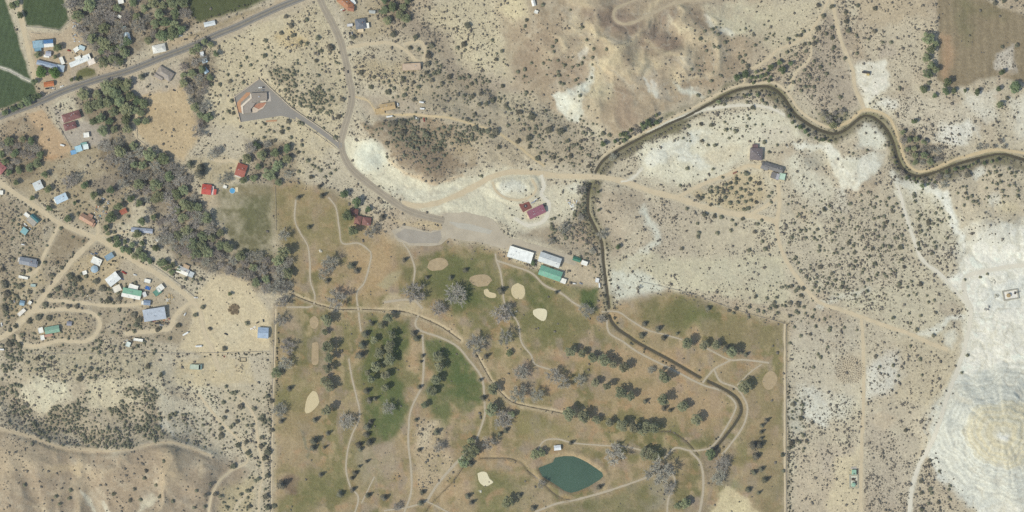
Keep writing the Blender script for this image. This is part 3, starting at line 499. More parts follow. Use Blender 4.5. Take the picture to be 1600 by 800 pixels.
# ------------------------------------------------------------------ materials
MATS = {}
def nmat(name, color, rough=0.85, var=0.18, scale=0.25, metallic=0.0, spec=0.25, bump=0.0, bscale=2.0, attr=None, objvar=0.0, rim=None):
    if name in MATS: return MATS[name]
    m = bpy.data.materials.new(name); m.use_nodes = True; nt = m.node_tree; N = nt.nodes; L = nt.links
    b = N['Principled BSDF']; b.inputs['Roughness'].default_value = rough; b.inputs['Metallic'].default_value = metallic
    b.inputs['Specular IOR Level'].default_value = spec
    geo = N.new('ShaderNodeNewGeometry'); nz = N.new('ShaderNodeTexNoise'); nz.inputs['Scale'].default_value = scale; nz.inputs['Detail'].default_value = 6; nz.inputs['Roughness'].default_value = 0.65
    L.new(geo.outputs['Position'], nz.inputs['Vector'])
    mr = N.new('ShaderNodeMapRange'); mr.inputs['From Min'].default_value = 0.25; mr.inputs['From Max'].default_value = 0.75; mr.inputs['To Min'].default_value = 1 - var; mr.inputs['To Max'].default_value = 1 + var
    L.new(nz.outputs['Fac'], mr.inputs['Value'])
    val = mr.outputs[0]
    if objvar:
        oi = N.new('ShaderNodeObjectInfo'); m2 = N.new('ShaderNodeMapRange'); m2.inputs['To Min'].default_value = 1 - objvar; m2.inputs['To Max'].default_value = 1 + objvar
        L.new(oi.outputs['Random'], m2.inputs['Value']); mu = N.new('ShaderNodeMath'); mu.operation = 'MULTIPLY'; L.new(val, mu.inputs[0]); L.new(m2.outputs[0], mu.inputs[1]); val = mu.outputs[0]
    vm = N.new('ShaderNodeVectorMath'); vm.operation = 'SCALE'; L.new(val, vm.inputs['Scale'])
    out = vm.outputs[0]
    if objvar:
        q = N.new('ShaderNodeMath'); q.operation = 'MULTIPLY'; q.inputs[1].default_value = 37.7; L.new(oi.outputs['Random'], q.inputs[0]); fr = N.new('ShaderNodeMath'); fr.operation = 'FRACT'; L.new(q.outputs[0], fr.inputs[0])
        hm_ = N.new('ShaderNodeMapRange'); hm_.inputs['To Min'].default_value = .475; hm_.inputs['To Max'].default_value = .525; L.new(fr.outputs[0], hm_.inputs['Value']); hs_ = N.new('ShaderNodeHueSaturation'); L.new(hm_.outputs[0], hs_.inputs['Hue']); L.new(vm.outputs[0], hs_.inputs['Color']); out = hs_.outputs[0]
    if attr:
        at = N.new('ShaderNodeAttribute'); at.attribute_name = attr; L.new(at.outputs['Color'], vm.inputs[0])
    else:
        vm.inputs[0].default_value = tuple(float(c) for c in color)
    L.new(out, b.inputs['Base Color'])
    if bump:
        n2 = N.new('ShaderNodeTexNoise'); n2.inputs['Scale'].default_value = bscale; n2.inputs['Detail'].default_value = 5; L.new(geo.outputs['Position'], n2.inputs['Vector'])
        bp = N.new('ShaderNodeBump'); bp.inputs['Strength'].default_value = bump; bp.inputs['Distance'].default_value = 1.0; L.new(n2.outputs['Fac'], bp.inputs['Height']); L.new(bp.outputs[0], b.inputs['Normal'])
    MATS[name] = m; return m
def paintmat(c, rough=0.6):
    return nmat('paint_%d_%d_%d' % tuple(c), alb(*c), rough, 0.20, 0.22, spec=0.3)

# ------------------------------------------------------------------ object helpers
def new_mesh(name, V, F, mat=None, smooth=False):
    me = bpy.data.meshes.new(name); me.from_pydata([tuple(v) for v in V], [], F); me.update()
    if mat: me.materials.append(mat)
    if smooth: me.polygons.foreach_set('use_smooth', [True] * len(me.polygons))
    return me
def link(name, me, parent=None, loc=(0, 0, 0), rz=0.0, scale=None):
    o = bpy.data.objects.new(name, me); COL.objects.link(o); o.location = loc; o.rotation_euler = (0, 0, rz)
    if scale is not None: o.scale = scale if hasattr(scale, '__len__') else (scale,) * 3
    if parent: o.parent = parent
    return o
def tag(o, label, cat, group=None, kind=None):
    o['label'] = label; o['category'] = cat
    if group: o['group'] = group
    if kind: o['kind'] = kind
    return o
def W(x, y): return x - 800.0, 400.0 - y

# ---- ground sheet
def build_ground():
    ny, nx = X.shape; V = np.stack([X - 800, 400 - Y, H], -1).reshape(-1, 3)
    idx = np.arange(nx * ny).reshape(ny, nx)
    Q = np.stack([idx[:-1, :-1], idx[1:, :-1], idx[1:, 1:], idx[:-1, 1:]], -1).reshape(-1, 4)
    me = bpy.data.meshes.new('ground'); me.vertices.add(len(V)); me.vertices.foreach_set('co', V.ravel().astype(np.float32))
    me.loops.add(Q.size); me.loops.foreach_set('vertex_index', Q.ravel().astype(np.int32)); me.polygons.add(len(Q))
    me.polygons.foreach_set('loop_start', np.arange(0, Q.size, 4, dtype=np.int32)); me.update(calc_edges=True)
    me.polygons.foreach_set('use_smooth', np.ones(len(Q), bool))
    d = me.attributes.new('scrub', 'FLOAT', 'POINT'); d.data.foreach_set('value', np.clip(DEN + .5 * JUN, 0, 1).ravel().astype(np.float32))
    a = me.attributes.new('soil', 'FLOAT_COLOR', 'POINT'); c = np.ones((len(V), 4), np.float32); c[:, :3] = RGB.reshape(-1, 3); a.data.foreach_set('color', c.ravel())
    mt = nmat('soil_and_turf', (1, 1, 1), 0.95, 0.24, 0.26, spec=0.05, bump=0.6, bscale=0.45, attr='soil'); me.materials.append(mt)
    N, L = mt.node_tree.nodes, mt.node_tree.links; bs = N['Principled BSDF']; src = bs.inputs['Base Color'].links[0].from_socket
    geo = N.new('ShaderNodeNewGeometry'); at = N.new('ShaderNodeAttribute'); at.attribute_name = 'scrub'
    n1 = N.new('ShaderNodeTexNoise'); n1.inputs['Scale'].default_value = .42; n1.inputs['Detail'].default_value = 3; n1.inputs['Roughness'].default_value = .7; L.new(geo.outputs['Position'], n1.inputs['Vector'])
    r1 = N.new('ShaderNodeMapRange'); r1.interpolation_type = 'SMOOTHSTEP'; r1.inputs['From Min'].default_value = .50; r1.inputs['From Max'].default_value = .66; r1.inputs['To Max'].default_value = .95; L.new(n1.outputs['Fac'], r1.inputs['Value'])
    ad = N.new('ShaderNodeMath'); ad.operation = 'MULTIPLY_ADD'; ad.inputs[1].default_value = .78; ad.inputs[2].default_value = .05; L.new(at.outputs['Fac'], ad.inputs[0])
    mu = N.new('ShaderNodeMath'); mu.operation = 'MULTIPLY'; mu.use_clamp = True; L.new(r1.outputs[0], mu.inputs[0]); L.new(ad.outputs[0], mu.inputs[1])
    mx = N.new('ShaderNodeMix'); mx.data_type = 'RGBA'; L.new(mu.outputs[0], mx.inputs['Factor']); L.new(src, mx.inputs['A']); mx.inputs['B'].default_value = (.155, .135, .10, 1)     # tufts and litter too fine to build
    L.new(mx.outputs['Result'], bs.inputs['Base Color'])
    return tag(link('ground', me), 'dry valley floor of tan desert soil, dormant golf turf and pale badlands', 'ground', kind='structure')
build_ground()

# ---- strips laid on the ground
def strip(name, P, width, mat, off, label, cat, edge=0.0, step=4.0, seed=0, zs=None, parent=None, shift=0.0, taper=True):
    P = np.array(smooth_line(P, step)); n = len(P)
    T = np.gradient(P, axis=0); T /= np.linalg.norm(T, axis=1)[:, None] + 1e-9; Nn = np.stack([-T[:, 1], T[:, 0]], 1)
    ac = max(2, int(width / 2.2) + 1); V = []; F = []
    i = np.arange(n)
    e1 = vnoise(i * .45, i * 0 + seed, 5) * 2 - 1; e2 = vnoise(i * .45, i * 0 + seed + 50., 6) * 2 - 1
    for k in range(n):
        a = -width / 2 + edge * e1[k] + shift; b = width / 2 + edge * e2[k] + shift
        for j in range(ac):
            q = P[k] + Nn[k] * (a + (b - a) * j / (ac - 1))
            z = (float(hs_at(q[0], q[1])) if zs is None else zs[k]) + off
            V.append((q[0] - 800, 400 - q[1], z))
    for k in range(n - 1):
        for j in range(ac - 1):
            v = k * ac + j; F.append((v, v + ac, v + ac + 1, v + 1))
    o = link(name, new_mesh(name, V, F, mat, True), parent)
    if label: tag(o, label, cat, kind='structure')
    return o
asph = nmat('asphalt_worn', alb(134, 129, 121), 0.9, 0.14, 0.12, spec=0.15)
asph_d = nmat('asphalt_lane', alb(124, 121, 115), 0.9, 0.12, 0.10, spec=0.15)
chip = nmat('chipseal_pale', alb(168, 157, 138), 0.92, 0.09, 0.10, spec=0.12)
lotm = nmat('asphalt_lot', alb(146, 141, 133), 0.9, 0.08, 0.06, spec=0.15)
parkm = nmat('gravel_parking', alb(183, 172, 152), 0.95, 0.16, 0.05, spec=0.08)
dirtm = [nmat('dirt_tan', alb(203, 187, 157), 0.97, 0.10, 0.09, spec=0.05), nmat('dirt_pale', alb(216, 209, 191), 0.97, 0.07, 0.09, spec=0.05), nmat('dirt_ochre', alb(201, 182, 146), 0.97, 0.10, 0.09, spec=0.05), nmat('dirt_dull', alb(184, 169, 142), 0.97, 0.14, 0.09, spec=0.05)]
pathm = nmat('cart_path_gravel', alb(182, 170, 148), 0.95, 0.10, 0.2, spec=0.08)
linem = nmat('road_line_white', alb(196, 192, 180), 0.8, 0.2, 0.6); yelm = nmat('road_line_yellow', alb(186, 164, 96), 0.8, 0.2, 0.6)
o = strip('highway', ROADS['highway'][0], 11, asph, .22, 'grey two-lane asphalt highway crossing the top left corner', 'highway')
for sh in (-2.3, 2.3): strip('travel_lane', ROADS['highway'][0], 2.6, asph_d, .30, None, None, shift=sh, parent=o, edge=.25)
for sh in (-4.2, 4.2): strip('edge_line', ROADS['highway'][0], .25, linem, .36, None, None, shift=sh, parent=o)
strip('centre_line', ROADS['highway'][0], .22, yelm, .36, None, None, parent=o)
o = strip('paved_road', ROADS['valley_road'][0], 10.5, chip, .22, 'pale paved road winding down from the top edge', 'road', edge=.4)
for sh in (-2.2, 2.2): strip('wheel_path', ROADS['valley_road'][0], 2.2, nmat('chipseal_worn', alb(158, 148, 131), .92, .1, .1, spec=.1), .30, None, None, shift=sh, parent=o, edge=.3)
strip('driveway', ROADS['lot_driveway'][0], 9, lotm, .26, 'grey paved driveway from the walled lot to the road', 'driveway')
for k, (P, w, tone, lab) in enumerate(DIRT): strip('dirt_road', P, w, dirtm[tone], .10 + .004 * (k % 8), lab, 'dirt road', edge=.9, seed=k * 7.3)
PATH_LABELS = ['cart path down the western golf edge', 'cart path past the brown-roofed house', 'long curving cart path in the southwest fairways', 'short cart path east of the oval tee', 'cart path running south from the white clubhouse', 'cart path leaving the clubhouse toward the green lawn', 'cart path curving beside the brightest green fairway', 'sandy path beside the lower ditch', 'cart path between the two rows of shade trees', 'cart path along the bottom ditch', 'thin path arching over the pond', 'cart path above the canal', 'cart path junction strip near the golf east edge', 'short cart path bridging to the canal bank', 'cart path on the east bank of the canal', 'cart path on the west bank of the canal', 'thin trail to the easternmost pale bunker', 'sandy worn path by the ravine head', 'path beside the brown oval green', 'path passing the large bare tree near the bottom', 'stub of path among the southwest shrubs', 'path running off the bottom edge left of centre', 'path joining at the bottom edge', 'short faint path below the lower ditch']
for k, (p, w) in enumerate(PATHS): strip('cart_path', p, w, pathm, .14 + .004 * (k % 6), 'pale gravel ' + PATH_LABELS[k], 'cart path', edge=.35, seed=k * 3.1)
for k, (p, w) in enumerate(BOUND): strip('boundary_track', p, w, dirtm[0], .13, ['sandy track along the east golf boundary', 'sandy track along the west golf boundary'][k], 'track', edge=.6, seed=k)
waterm = nmat('canal_water', alb(84, 78, 60), 0.12, 0.12, 0.1, spec=0.5)
strip('canal_water', CANAL, 4.0, waterm, 0, 'dark brown irrigation canal water winding across the right half', 'water', step=6, zs=canal_z - 1.2)
for k, (q, z) in enumerate(DIT): strip('ditch_water', q[::4] + [q[-1]], 1.6, nmat('ditch_mud', alb(96, 86, 68), .4, .2, .3), -.02, ['dark ditch water round the pond', 'ditch water at the bottom left of the pond', 'ravine stream above the green fairway', 'ravine stream south of the fairway', 'short ditch west of the lower canal', 'ravine stream at the western golf edge'][k], 'water', step=6)
def flat_poly(name, P, z, mat, label, cat, kind='structure', parent=None):
    V = [(x - 800, 400 - y, z) for x, y in P]; bm = bmesh.new(); vs = [bm.verts.new(v) for v in V]; f = bm.faces.new(vs); bmesh.ops.triangulate(bm, faces=[f]); bm.normal_update()
    for f in bm.faces:
        if f.normal.z < 0: f.normal_flip()
    me = bpy.data.meshes.new(name); bm.to_mesh(me); bm.free(); me.materials.append(mat); o = link(name, me, parent)
    if label: tag(o, label, cat, kind=kind)
    return o
pond = flat_poly('pond_water', [tuple(np.array((888, 741)) + 1.02 * (np.array(p) - np.array((888, 741)))) for p in smooth_line(POND + [POND[0]], 5)[:-1]], .05, nmat('pond_water', alb(74, 97, 79), 0.08, 0.14, 0.03, spec=0.5), 'dark green irrigation pond near the bottom centre', 'pond')
lotp = flat_poly('paved_lot', LOT_PAD, PADZ['lot'] + .16, lotm, 'grey paved lot inside the pale walls at upper left', 'parking lot')
prk = flat_poly('parking_lot', PARK, PADZ['park'] + .16, parkm, 'pale grey gravel parking area west of the white clubhouse', 'parking lot')
flat_poly('worn_asphalt', pts('618,366 632,357 672,364 688,360 690,372 684,380 640,380 622,372'), PADZ['park'] + .22, nmat('asphalt_faded', alb(164, 156, 143), .92, .14, .05, spec=.1), None, None, parent=prk)
flat_poly('parking_aisle', pts('700,346 735,350 770,360 765,366 715,356'), PADZ['park'] + .22, nmat('gravel_pale', alb(184, 178, 163), .95, .1, .05), None, None, parent=prk)
# ---- bunkers
sandm = {0: nmat('sand_pale', alb(208, 192, 155), .97, .07, .2, spec=.05), 1: nmat('sand_brown', alb(174, 155, 124), .97, .2, .15, spec=.05), 2: nmat('sand_bright', alb(222, 212, 180), .97, .05, .2, spec=.05)}
def bunker(P, tone, label):
    P = smooth_line(P + [P[0]], 3)[:-1]; c = np.mean(P, 0); V = []; F = []; n = len(P)
    rings = [(1.0, .10), (.93, .22), (.82, .14), (.45, .10)]
    for s_, dz in rings:
        for p in P:
            q = c + (np.array(p) - c) * s_; V.append((q[0] - 800, 400 - q[1], float(hs_at(*q)) + dz + .12))
    for r in range(len(rings) - 1):
        for i in range(n): F.append((r * n + i, r * n + (i + 1) % n, (r + 1) * n + (i + 1) % n, (r + 1) * n + i))
    F.append(tuple(range((len(rings) - 1) * n, len(rings) * n)))
    me = new_mesh('sand_bunker', V, F, sandm[tone], True); bm = bmesh.new(); bm.from_mesh(me); bmesh.ops.recalc_face_normals(bm, faces=bm.faces)
    if sum(f.normal.z for f in bm.faces) < 0: bmesh.ops.reverse_faces(bm, faces=bm.faces)
    bm.to_mesh(me); bm.free(); tag(link('sand_bunker', me), label, 'bunker', 'golf bunkers', 'structure')
def lobes(cx_, cy_, rx, ry, ang, seed):
    r = random.Random(seed); P = ell(cx_, cy_, rx, ry, ang, 14); return [(cx_ + (x - cx_) * (1 + r.uniform(-.09, .09)), cy_ + (y - cy_) * (1 + r.uniform(-.09, .09))) for x, y in P]
bunker(lobes(684, 413, 17, 10, -15, 1), 1, 'brown sandy oval north of the row of three small junipers')
bunker(lobes(751, 438, 17, 10, 0, 2), 1, 'brown sandy oval nearest the crescent bunker')
bunker(pts('756,453 762,451 765,456 775,459 774,465 764,465 757,460'), 0, 'small pale crescent bunker')
bunker(lobes(810, 455, 11, 13, -15, 3), 0, 'large pale round bunker south of the white clubhouse')
bunker(pts('833,485 840,482 852,483 855,489 852,500 846,501 838,496 833,491'), 2, 'bright teardrop bunker southeast of the clubhouse')
bunker(lobes(491, 504, 7.5, 10, 0, 4), 1, 'small hourglass sand patch at the top of the west fairway')
bunker(pts('488,536 497,535 498,552 497,568 488,569 487,552'), 1, 'narrow upright rectangular sand strip in the west fairway')
bunker(pts('488,611 494,612 498,622 498,631 487,643 478,646 476,642 480,622'), 0, 'tall teardrop bunker in the west fairway')
bunker(pts('746,740 752,737 760,738 765,748 771,753 766,757 758,760 749,753'), 2, 'bright bunker west of the pond')
bunker(lobes(1203, 594, 11, 15, 15, 6), 1, 'pale sandy patch at the east golf edge')

# ------------------------------------------------------------------ landmarks used in the labels
LM = [('white clubhouse', 813, 397), ('green-roofed club shed', 860, 426), ('plum-roofed house', 835, 330), ('walled grey lot', 405, 150), ('tan flat-roofed house', 643, 105), ('ochre-roofed house', 603, 170), ('orange-brown top-edge roof', 540, 8),
 ('slate-blue roofed house', 563, 38), ('dark hip-roofed barn', 1181, 240), ('grey house with green annex', 1207, 267), ('brown-roofed golf house', 563, 342), ('bright red roof', 326, 297), ('brick-red roof', 377, 266), ('blue steel shed', 411, 521),
 ('big pale blue shed', 242, 491), ('long green barn', 207, 458), ('white gabled shed', 177, 436), ('cream house by the woods', 288, 424), ('green-roofed trailer', 80, 515), ('grey-roofed village house', 46, 409), ('terracotta-roofed village house', 137, 344), ('pale blue cottage roof', 96, 309),
 ('pale grey cottage roof', 60, 290), ('long silver trailer', 225, 360), ('teal-roofed sheds', 50, 345), ('maroon-roofed house', 111, 185), ('blue farm shed', 69, 69), ('long white farmhouse', 127, 96), ('long blue-grey farm shed', 78, 101), ('white house by the highway', 249, 76),
 ('white trailer by the highway', 328, 37), ('grey hip-roofed house', 257, 115), ('green pond', 888, 741), ('bright bunker by the pond', 758, 747), ('white pond shelter', 871, 699), ('tall teardrop bunker', 487, 627), ('upright sand strip', 492, 552), ('round pale bunker', 810, 455),
 ('bright teardrop bunker', 844, 491), ('crescent bunker', 765, 459), ('brown oval green', 456, 757), ('pale east golf patch', 1203, 594), ('green well pad', 1333, 747), ('fenced pump pad', 1578, 460), ('white knoll', 1560, 676), ('dotted brush circle', 1327, 578), ('canal crossing', 921, 278),
 ('dark hut on the white pad', 1352, 115), ('ploughed field corner', 1466, 136), ('white canal meander', 1350, 190), ('hairpin track', 965, 32), ('white hill foot', 890, 165), ('fork of dirt tracks', 1062, 307), ('track corner', 1213, 346), ('pale excavated bowl', 1335, 265), ('lower canal bend', 1158, 640),
 ('canal end', 1117, 703), ('cart path fork by the canal', 1117, 576), ('brightest fairway', 720, 590), ('ravine head', 655, 490), ('three-way street corner', 150, 371), ('pale yard', 350, 490), ('oval tee', 611, 436), ('long bare ridge', 265, 730), ('track fork by the gully', 385, 720), ('village left edge street', 30, 505),
 ('T-junction of the lot driveway', 534, 230), ('gravel parking', 730, 358), ('pale scarp', 575, 250), ('dirt loop', 660, 75), ('desert track bend', 1280, 472), ('straight track head', 1346, 495), ('white outcrop track', 1514, 510), ('bottom ditch corner', 880, 780), ('lower ditch', 700, 762), ('pale sand fan', 1145, 785)]
DIRS = ['east', 'northeast', 'north', 'northwest', 'west', 'southwest', 'south', 'southeast']
ORD = ['', 'second ', 'third ', 'fourth ', 'fifth ', 'sixth ', 'seventh ', 'eighth ', 'ninth ', 'tenth ', 'eleventh ', 'twelfth ']
REG = []
def reg(o, phrase, x, y): REG.append((o, phrase, x, y))
def write_labels():
    cells = {}
    for o, ph, x, y in REG:
        d2, nm, lx, ly = min(((x - a) ** 2 + (y - b) ** 2, n, a, b) for n, a, b in LM)
        k = int(round(math.degrees(math.atan2(-(y - ly), x - lx)) / 45.0)) % 8
        cells.setdefault((ph, nm, k), []).append((d2, o))
    for (ph, nm, k), L in cells.items():
        L.sort(key=lambda t: t[0])
        for i, (_, o) in enumerate(L):
            if len(L) == 1: o['label'] = '%s %s of the %s' % (ph, DIRS[k], nm)
            else: o['label'] = '%snearest %s %s of the %s' % (ORD[i] if i < 12 else '%dth ' % (i + 1), ph, DIRS[k], nm)

# ------------------------------------------------------------------ trees
leafm = nmat('leaf_spring_olive', (0.215, 0.235, 0.115), .8, .32, .35, spec=.1, objvar=.26)
leafg = nmat('leaf_green', (0.155, 0.185, 0.085), .8, .30, .35, spec=.1, objvar=.25)
leafs = nmat('leaf_shade_tree', (0.215, 0.215, 0.112), .8, .30, .35, spec=.1, objvar=.18)
twigm = nmat('twig_grey', (0.42, 0.395, 0.305), .9, .25, .4, spec=.05, objvar=.16)
twigb = nmat('twig_brown', (0.38, 0.345, 0.265), .9, .25, .4, spec=.05, objvar=.16)
barkm = nmat('bark', (0.17, 0.135, 0.10), .95, .25, 1.0, spec=.05)
junm = nmat('juniper_needles', (0.165, 0.158, 0.10), .85, .30, .5, spec=.08, objvar=.28)
sagem = nmat('sagebrush_grey', (0.175, 0.158, 0.118), .9, .35, .05, spec=.05)
lawnm = nmat('round_tree_bright', (0.115, 0.185, 0.050), .8, .22, .5, spec=.1)

def quad_cloud(C, D, size, R):
    """one small quad per row of C facing roughly D"""
    n = len(C); D = D + np.array([0, 0, .6]) + R.normal(0, .4, (n, 3)); D /= np.linalg.norm(D, axis=1)[:, None] + 1e-9
    A = np.cross(D, R.normal(0, 1, (n, 3))); A /= np.linalg.norm(A, axis=1)[:, None] + 1e-9; B = np.cross(D, A)
    s = (size * R.uniform(.6, 1.35, n))[:, None]; t = s * R.uniform(.55, 1.0, n)[:, None]
    V = np.stack([C - A * s - B * t, C + A * s - B * t * .6, C + A * s * .8 + B * t, C - A * s * .7 + B * t * .8], 1).reshape(-1, 3)
    F = np.arange(4 * n).reshape(n, 4); return V, F
def mesh_np(name, parts, mats):
    V = np.concatenate([p[0] for p in parts]); me = bpy.data.meshes.new(name); F = []; mi = []; off = 0
    for (v, f, m) in parts:
        F += [tuple(int(i) + off for i in q) for q in f]; mi += [m] * len(f); off += len(v)
    me.from_pydata(V.tolist(), [], F); me.polygons.foreach_set('material_index', mi); me.update()
    for m in mats: me.materials.append(m)
    return me
def tube(p, q, r0, r1, n=5):
    p = np.array(p, float); q = np.array(q, float); d = q - p; d /= np.linalg.norm(d) + 1e-9
    a = np.cross(d, [.3, .9, .2]); a /= np.linalg.norm(a); b = np.cross(d, a); V = []
    for c, r in ((p, r0), (q, r1)):
        for i in range(n): t = 2 * math.pi * i / n; V.append(c + r * (a * math.cos(t) + b * math.sin(t)))
    return np.array(V), [(i, (i + 1) % n, n + (i + 1) % n, n + i) for i in range(n)]
def blob(c, r, R, nu=7, nv=4):
    V = []; F = []
    for j in range(nv + 1):
        ph = math.pi * j / nv
        for i in range(nu):
            t = 2 * math.pi * i / nu; k = r * (R.uniform(.8, 1.12)); V.append((c[0] + k * math.sin(ph) * math.cos(t), c[1] + k * math.sin(ph) * math.sin(t), c[2] + k * math.cos(ph)))
    for j in range(nv):
        for i in range(nu): F.append((j * nu + i, (j + 1) * nu + i, (j + 1) * nu + (i + 1) % nu, j * nu + (i + 1) % nu))
    return np.array(V), F
def limbs(R, top, n, spread, r0=.06):
    P = [tube((0, 0, -.15), (R.uniform(-.04, .04), R.uniform(-.04, .04), top), r0, r0 * .6, 6) + (0,)]; tips = []
    for i in range(n):
        t = 2 * math.pi * (i + R.uniform(0, .6)) / n; k = R.uniform(.55, 1.0) * spread; q = (k * math.cos(t), k * math.sin(t), top + R.uniform(.25, .8))
        P.append(tube((0, 0, top * R.uniform(.7, 1)), q, r0 * .5, r0 * .15, 5) + (0,)); tips.append(q)
    return P, tips
def proto_leafy(seed, mat, hz=1.7, lob=8, dens=62, flat=1.0):
    R = np.random.RandomState(seed); P, tips = limbs(R, .42 * hz / 1.7, 6, .5)
    parts = []
    for i in range(lob):
        t = 2 * math.pi * (i + R.uniform(0, .8)) / lob; k = R.uniform(.25, .68) if i else 0; c = np.array([k * math.cos(t), k * math.sin(t), hz * R.uniform(.46, .74) * (1.12 if i == 0 else 1)]); r = R.uniform(.26, .44) if i else .48
        D = R.normal(0, 1, (dens, 3)); D /= np.linalg.norm(D, axis=1)[:, None]; D[:, 2] = np.where(D[:, 2] < -.3, -D[:, 2], D[:, 2])
        V, F = quad_cloud(c + D * r * R.uniform(.62, 1.1, (dens, 1)) * np.array([1, 1, flat]), D, .085, R); parts.append((V, F, 0))
        if i < 6: v, f = blob(c - [0, 0, .05], r * .62, R, 6, 3); parts.append((v, f, 0))
    return mesh_np('crown', parts, [mat]), mesh_np('trunk', P, [barkm])
def proto_bare(seed, mat):
    R = np.random.RandomState(seed); P, tips = limbs(R, .38, 8, .62, .055); parts = []; extra = []
    for q in tips + [(0, 0, .9)]:
        q = np.array(q)
        for j in range(9):
            d = R.normal(0, 1, 3); d[2] = abs(d[2]) * .8; d[:2] += q[:2] * .7; d /= np.linalg.norm(d); e = q + d * R.uniform(.22, .5); v, f = tube(q, e, .014, .005, 3); extra.append((v, f, 0))
            n = 17; C = q + (e - q) * R.uniform(.15, 1.1, (n, 1)); D = d + R.normal(0, .75, (n, 3)); D /= np.linalg.norm(D, axis=1)[:, None]
            L = R.uniform(.10, .26, (n, 1)); S = np.cross(D, R.normal(0, 1, (n, 3))); S /= np.linalg.norm(S, axis=1)[:, None]; w = .013
            V = np.stack([C - S * w, C + S * w, C + D * L + S * w * .6, C + D * L - S * w * .6], 1).reshape(-1, 3); parts.append((V, np.arange(4 * n).reshape(n, 4), 0))
    P += extra
    return mesh_np('crown', parts, [mat]), mesh_np('trunk', P, [mat])
def proto_conifer(seed, mat):
    R = np.random.RandomState(seed); P = [tube((0, 0, -.15), (0, 0, 2.1), .07, .015, 6) + (0,)]; parts = []
    for k in range(13):
        z = .25 + k * .145; rr = (1 - k / 14.0) ** .8
        n = int(10 + 34 * rr); t = R.uniform(0, 2 * math.pi, n); q = rr * R.uniform(.35, 1.0, n) * (1 + .16 * np.sin(3 * t + seed + k)); C = np.stack([q * np.cos(t), q * np.sin(t), z - .18 * q + R.uniform(-.05, .05, n)], 1)
        V, F = quad_cloud(C, np.stack([np.cos(t) * .5, np.sin(t) * .5, np.ones(n)], 1), .085, R); parts.append((V, F, 0))
    v, f = blob((0, 0, .8), .5, R, 7, 4); v[:, 2] = (v[:, 2] - .8) * 1.3 + .9; parts.append((v, f, 0))
    return mesh_np('crown', parts, [mat]), mesh_np('trunk', P, [barkm])
def proto_juniper(seed, mat, n=150, core=True, flat=.95):
    R = np.random.RandomState(seed); parts = []
    for i in range(5):
        t = 2 * math.pi * i / 5 + R.uniform(0, .8); k = R.uniform(.2, .5) if i else 0; c = np.array([k * math.cos(t), k * math.sin(t), R.uniform(.4, .62) * flat]); r = R.uniform(.36, .52)
        m = n // 5; D = R.normal(0, 1, (m, 3)); D /= np.linalg.norm(D, axis=1)[:, None]; D[:, 2] = np.where(D[:, 2] < -.5, -D[:, 2], D[:, 2])
        V, F = quad_cloud(c + D * r * R.uniform(.75, 1.08, (m, 1)), D, .13, R); parts.append((V, F, 0))
        if core: v, f = blob(c, r * .8, R, 6, 3); parts.append((v, f, 0))
    v, f = tube((0, 0, -.3), (0, 0, .4), .09, .06, 5); parts.append((v, f, 1))
    return mesh_np('juniper', parts, [mat, barkm])
PRO = {'L': [proto_leafy(30 + i, leafm) for i in range(4)], 'D': [proto_leafy(50 + i, leafg, 1.6) for i in range(3)], 'S': [proto_leafy(70 + i, leafs, 2.2, 9, 58, 1.3) for i in range(4)],
       'G': [proto_bare(90 + i, twigm) for i in range(4)], 'B': [proto_bare(110 + i, twigb) for i in range(3)], 'C': [proto_conifer(130 + i, junm) for i in range(3)], 'O': [proto_leafy(150 + i, lawnm, 1.1, 14, 70) for i in range(2)]}
JPRO = [proto_juniper(200 + i, junm) for i in range(6)]
KIND = {'L': ('leafy_tree', 'olive leafy tree'), 'D': ('green_tree', 'deep green leafy tree'), 'S': ('shade_tree', 'olive shade tree'), 'G': ('bare_tree', 'grey leafless tree'), 'B': ('bare_tree', 'brownish leafless tree'), 'C': ('conifer_tree', 'dark conifer'), 'O': ('round_tree', 'bright green clipped round tree')}
TREES = []
def tree(x, y, r, kind, group):
    r = r * 1.12 if kind == 'S' else r
    me_c, me_t = rnd.choice(PRO[kind]); wx, wy = W(x, y); rt = link(KIND[kind][0], None, None, (wx, wy, float(hs_at(x, y)) - .05), rnd.uniform(0, 6.28))
    r *= rnd.uniform(.84, 1.14)
    a = r * rnd.uniform(.86, 1.16); hz = r * rnd.uniform(.78, 1.15) * (1.25 if r < 5 else 1.0 if r < 12 else .82) * (.78 if group == 'woodland along the river' else 1.0)
    rt.empty_display_size = .5
    link('crown', me_c, rt, scale=(a, r, hz)); link('trunk', me_t, rt, scale=(a, r, hz))
    tag(rt, '', 'tree', group); reg(rt, KIND[kind][1], x, y); TREES.append((x, y, r)); return rt
def trees(s, kind, group):
    for t in s.split():
        v = [float(q) for q in t.split(',')]; tree(v[0], v[1], v[2], kind, group)
def inpoly(x, y, P): return float(sd_poly(P, np.array([x]), np.array([y]))[0]) < 0
def grove(P, sp, rr, kinds, group, tries=4000):
    sp *= 1.02
    P = pts(P); p = np.array(P); got = []
    for _ in range(tries):
        x = rnd.uniform(p[:, 0].min(), p[:, 0].max()); y = rnd.uniform(p[:, 1].min(), p[:, 1].max())
        if not inpoly(x, y, P): continue
        if any((x - a) ** 2 + (y - b) ** 2 < sp * sp for a, b in got): continue
        got.append((x, y)); tree(x, y, rnd.uniform(*rr), rnd.choice(kinds), group)
GC = 'golf course trees'
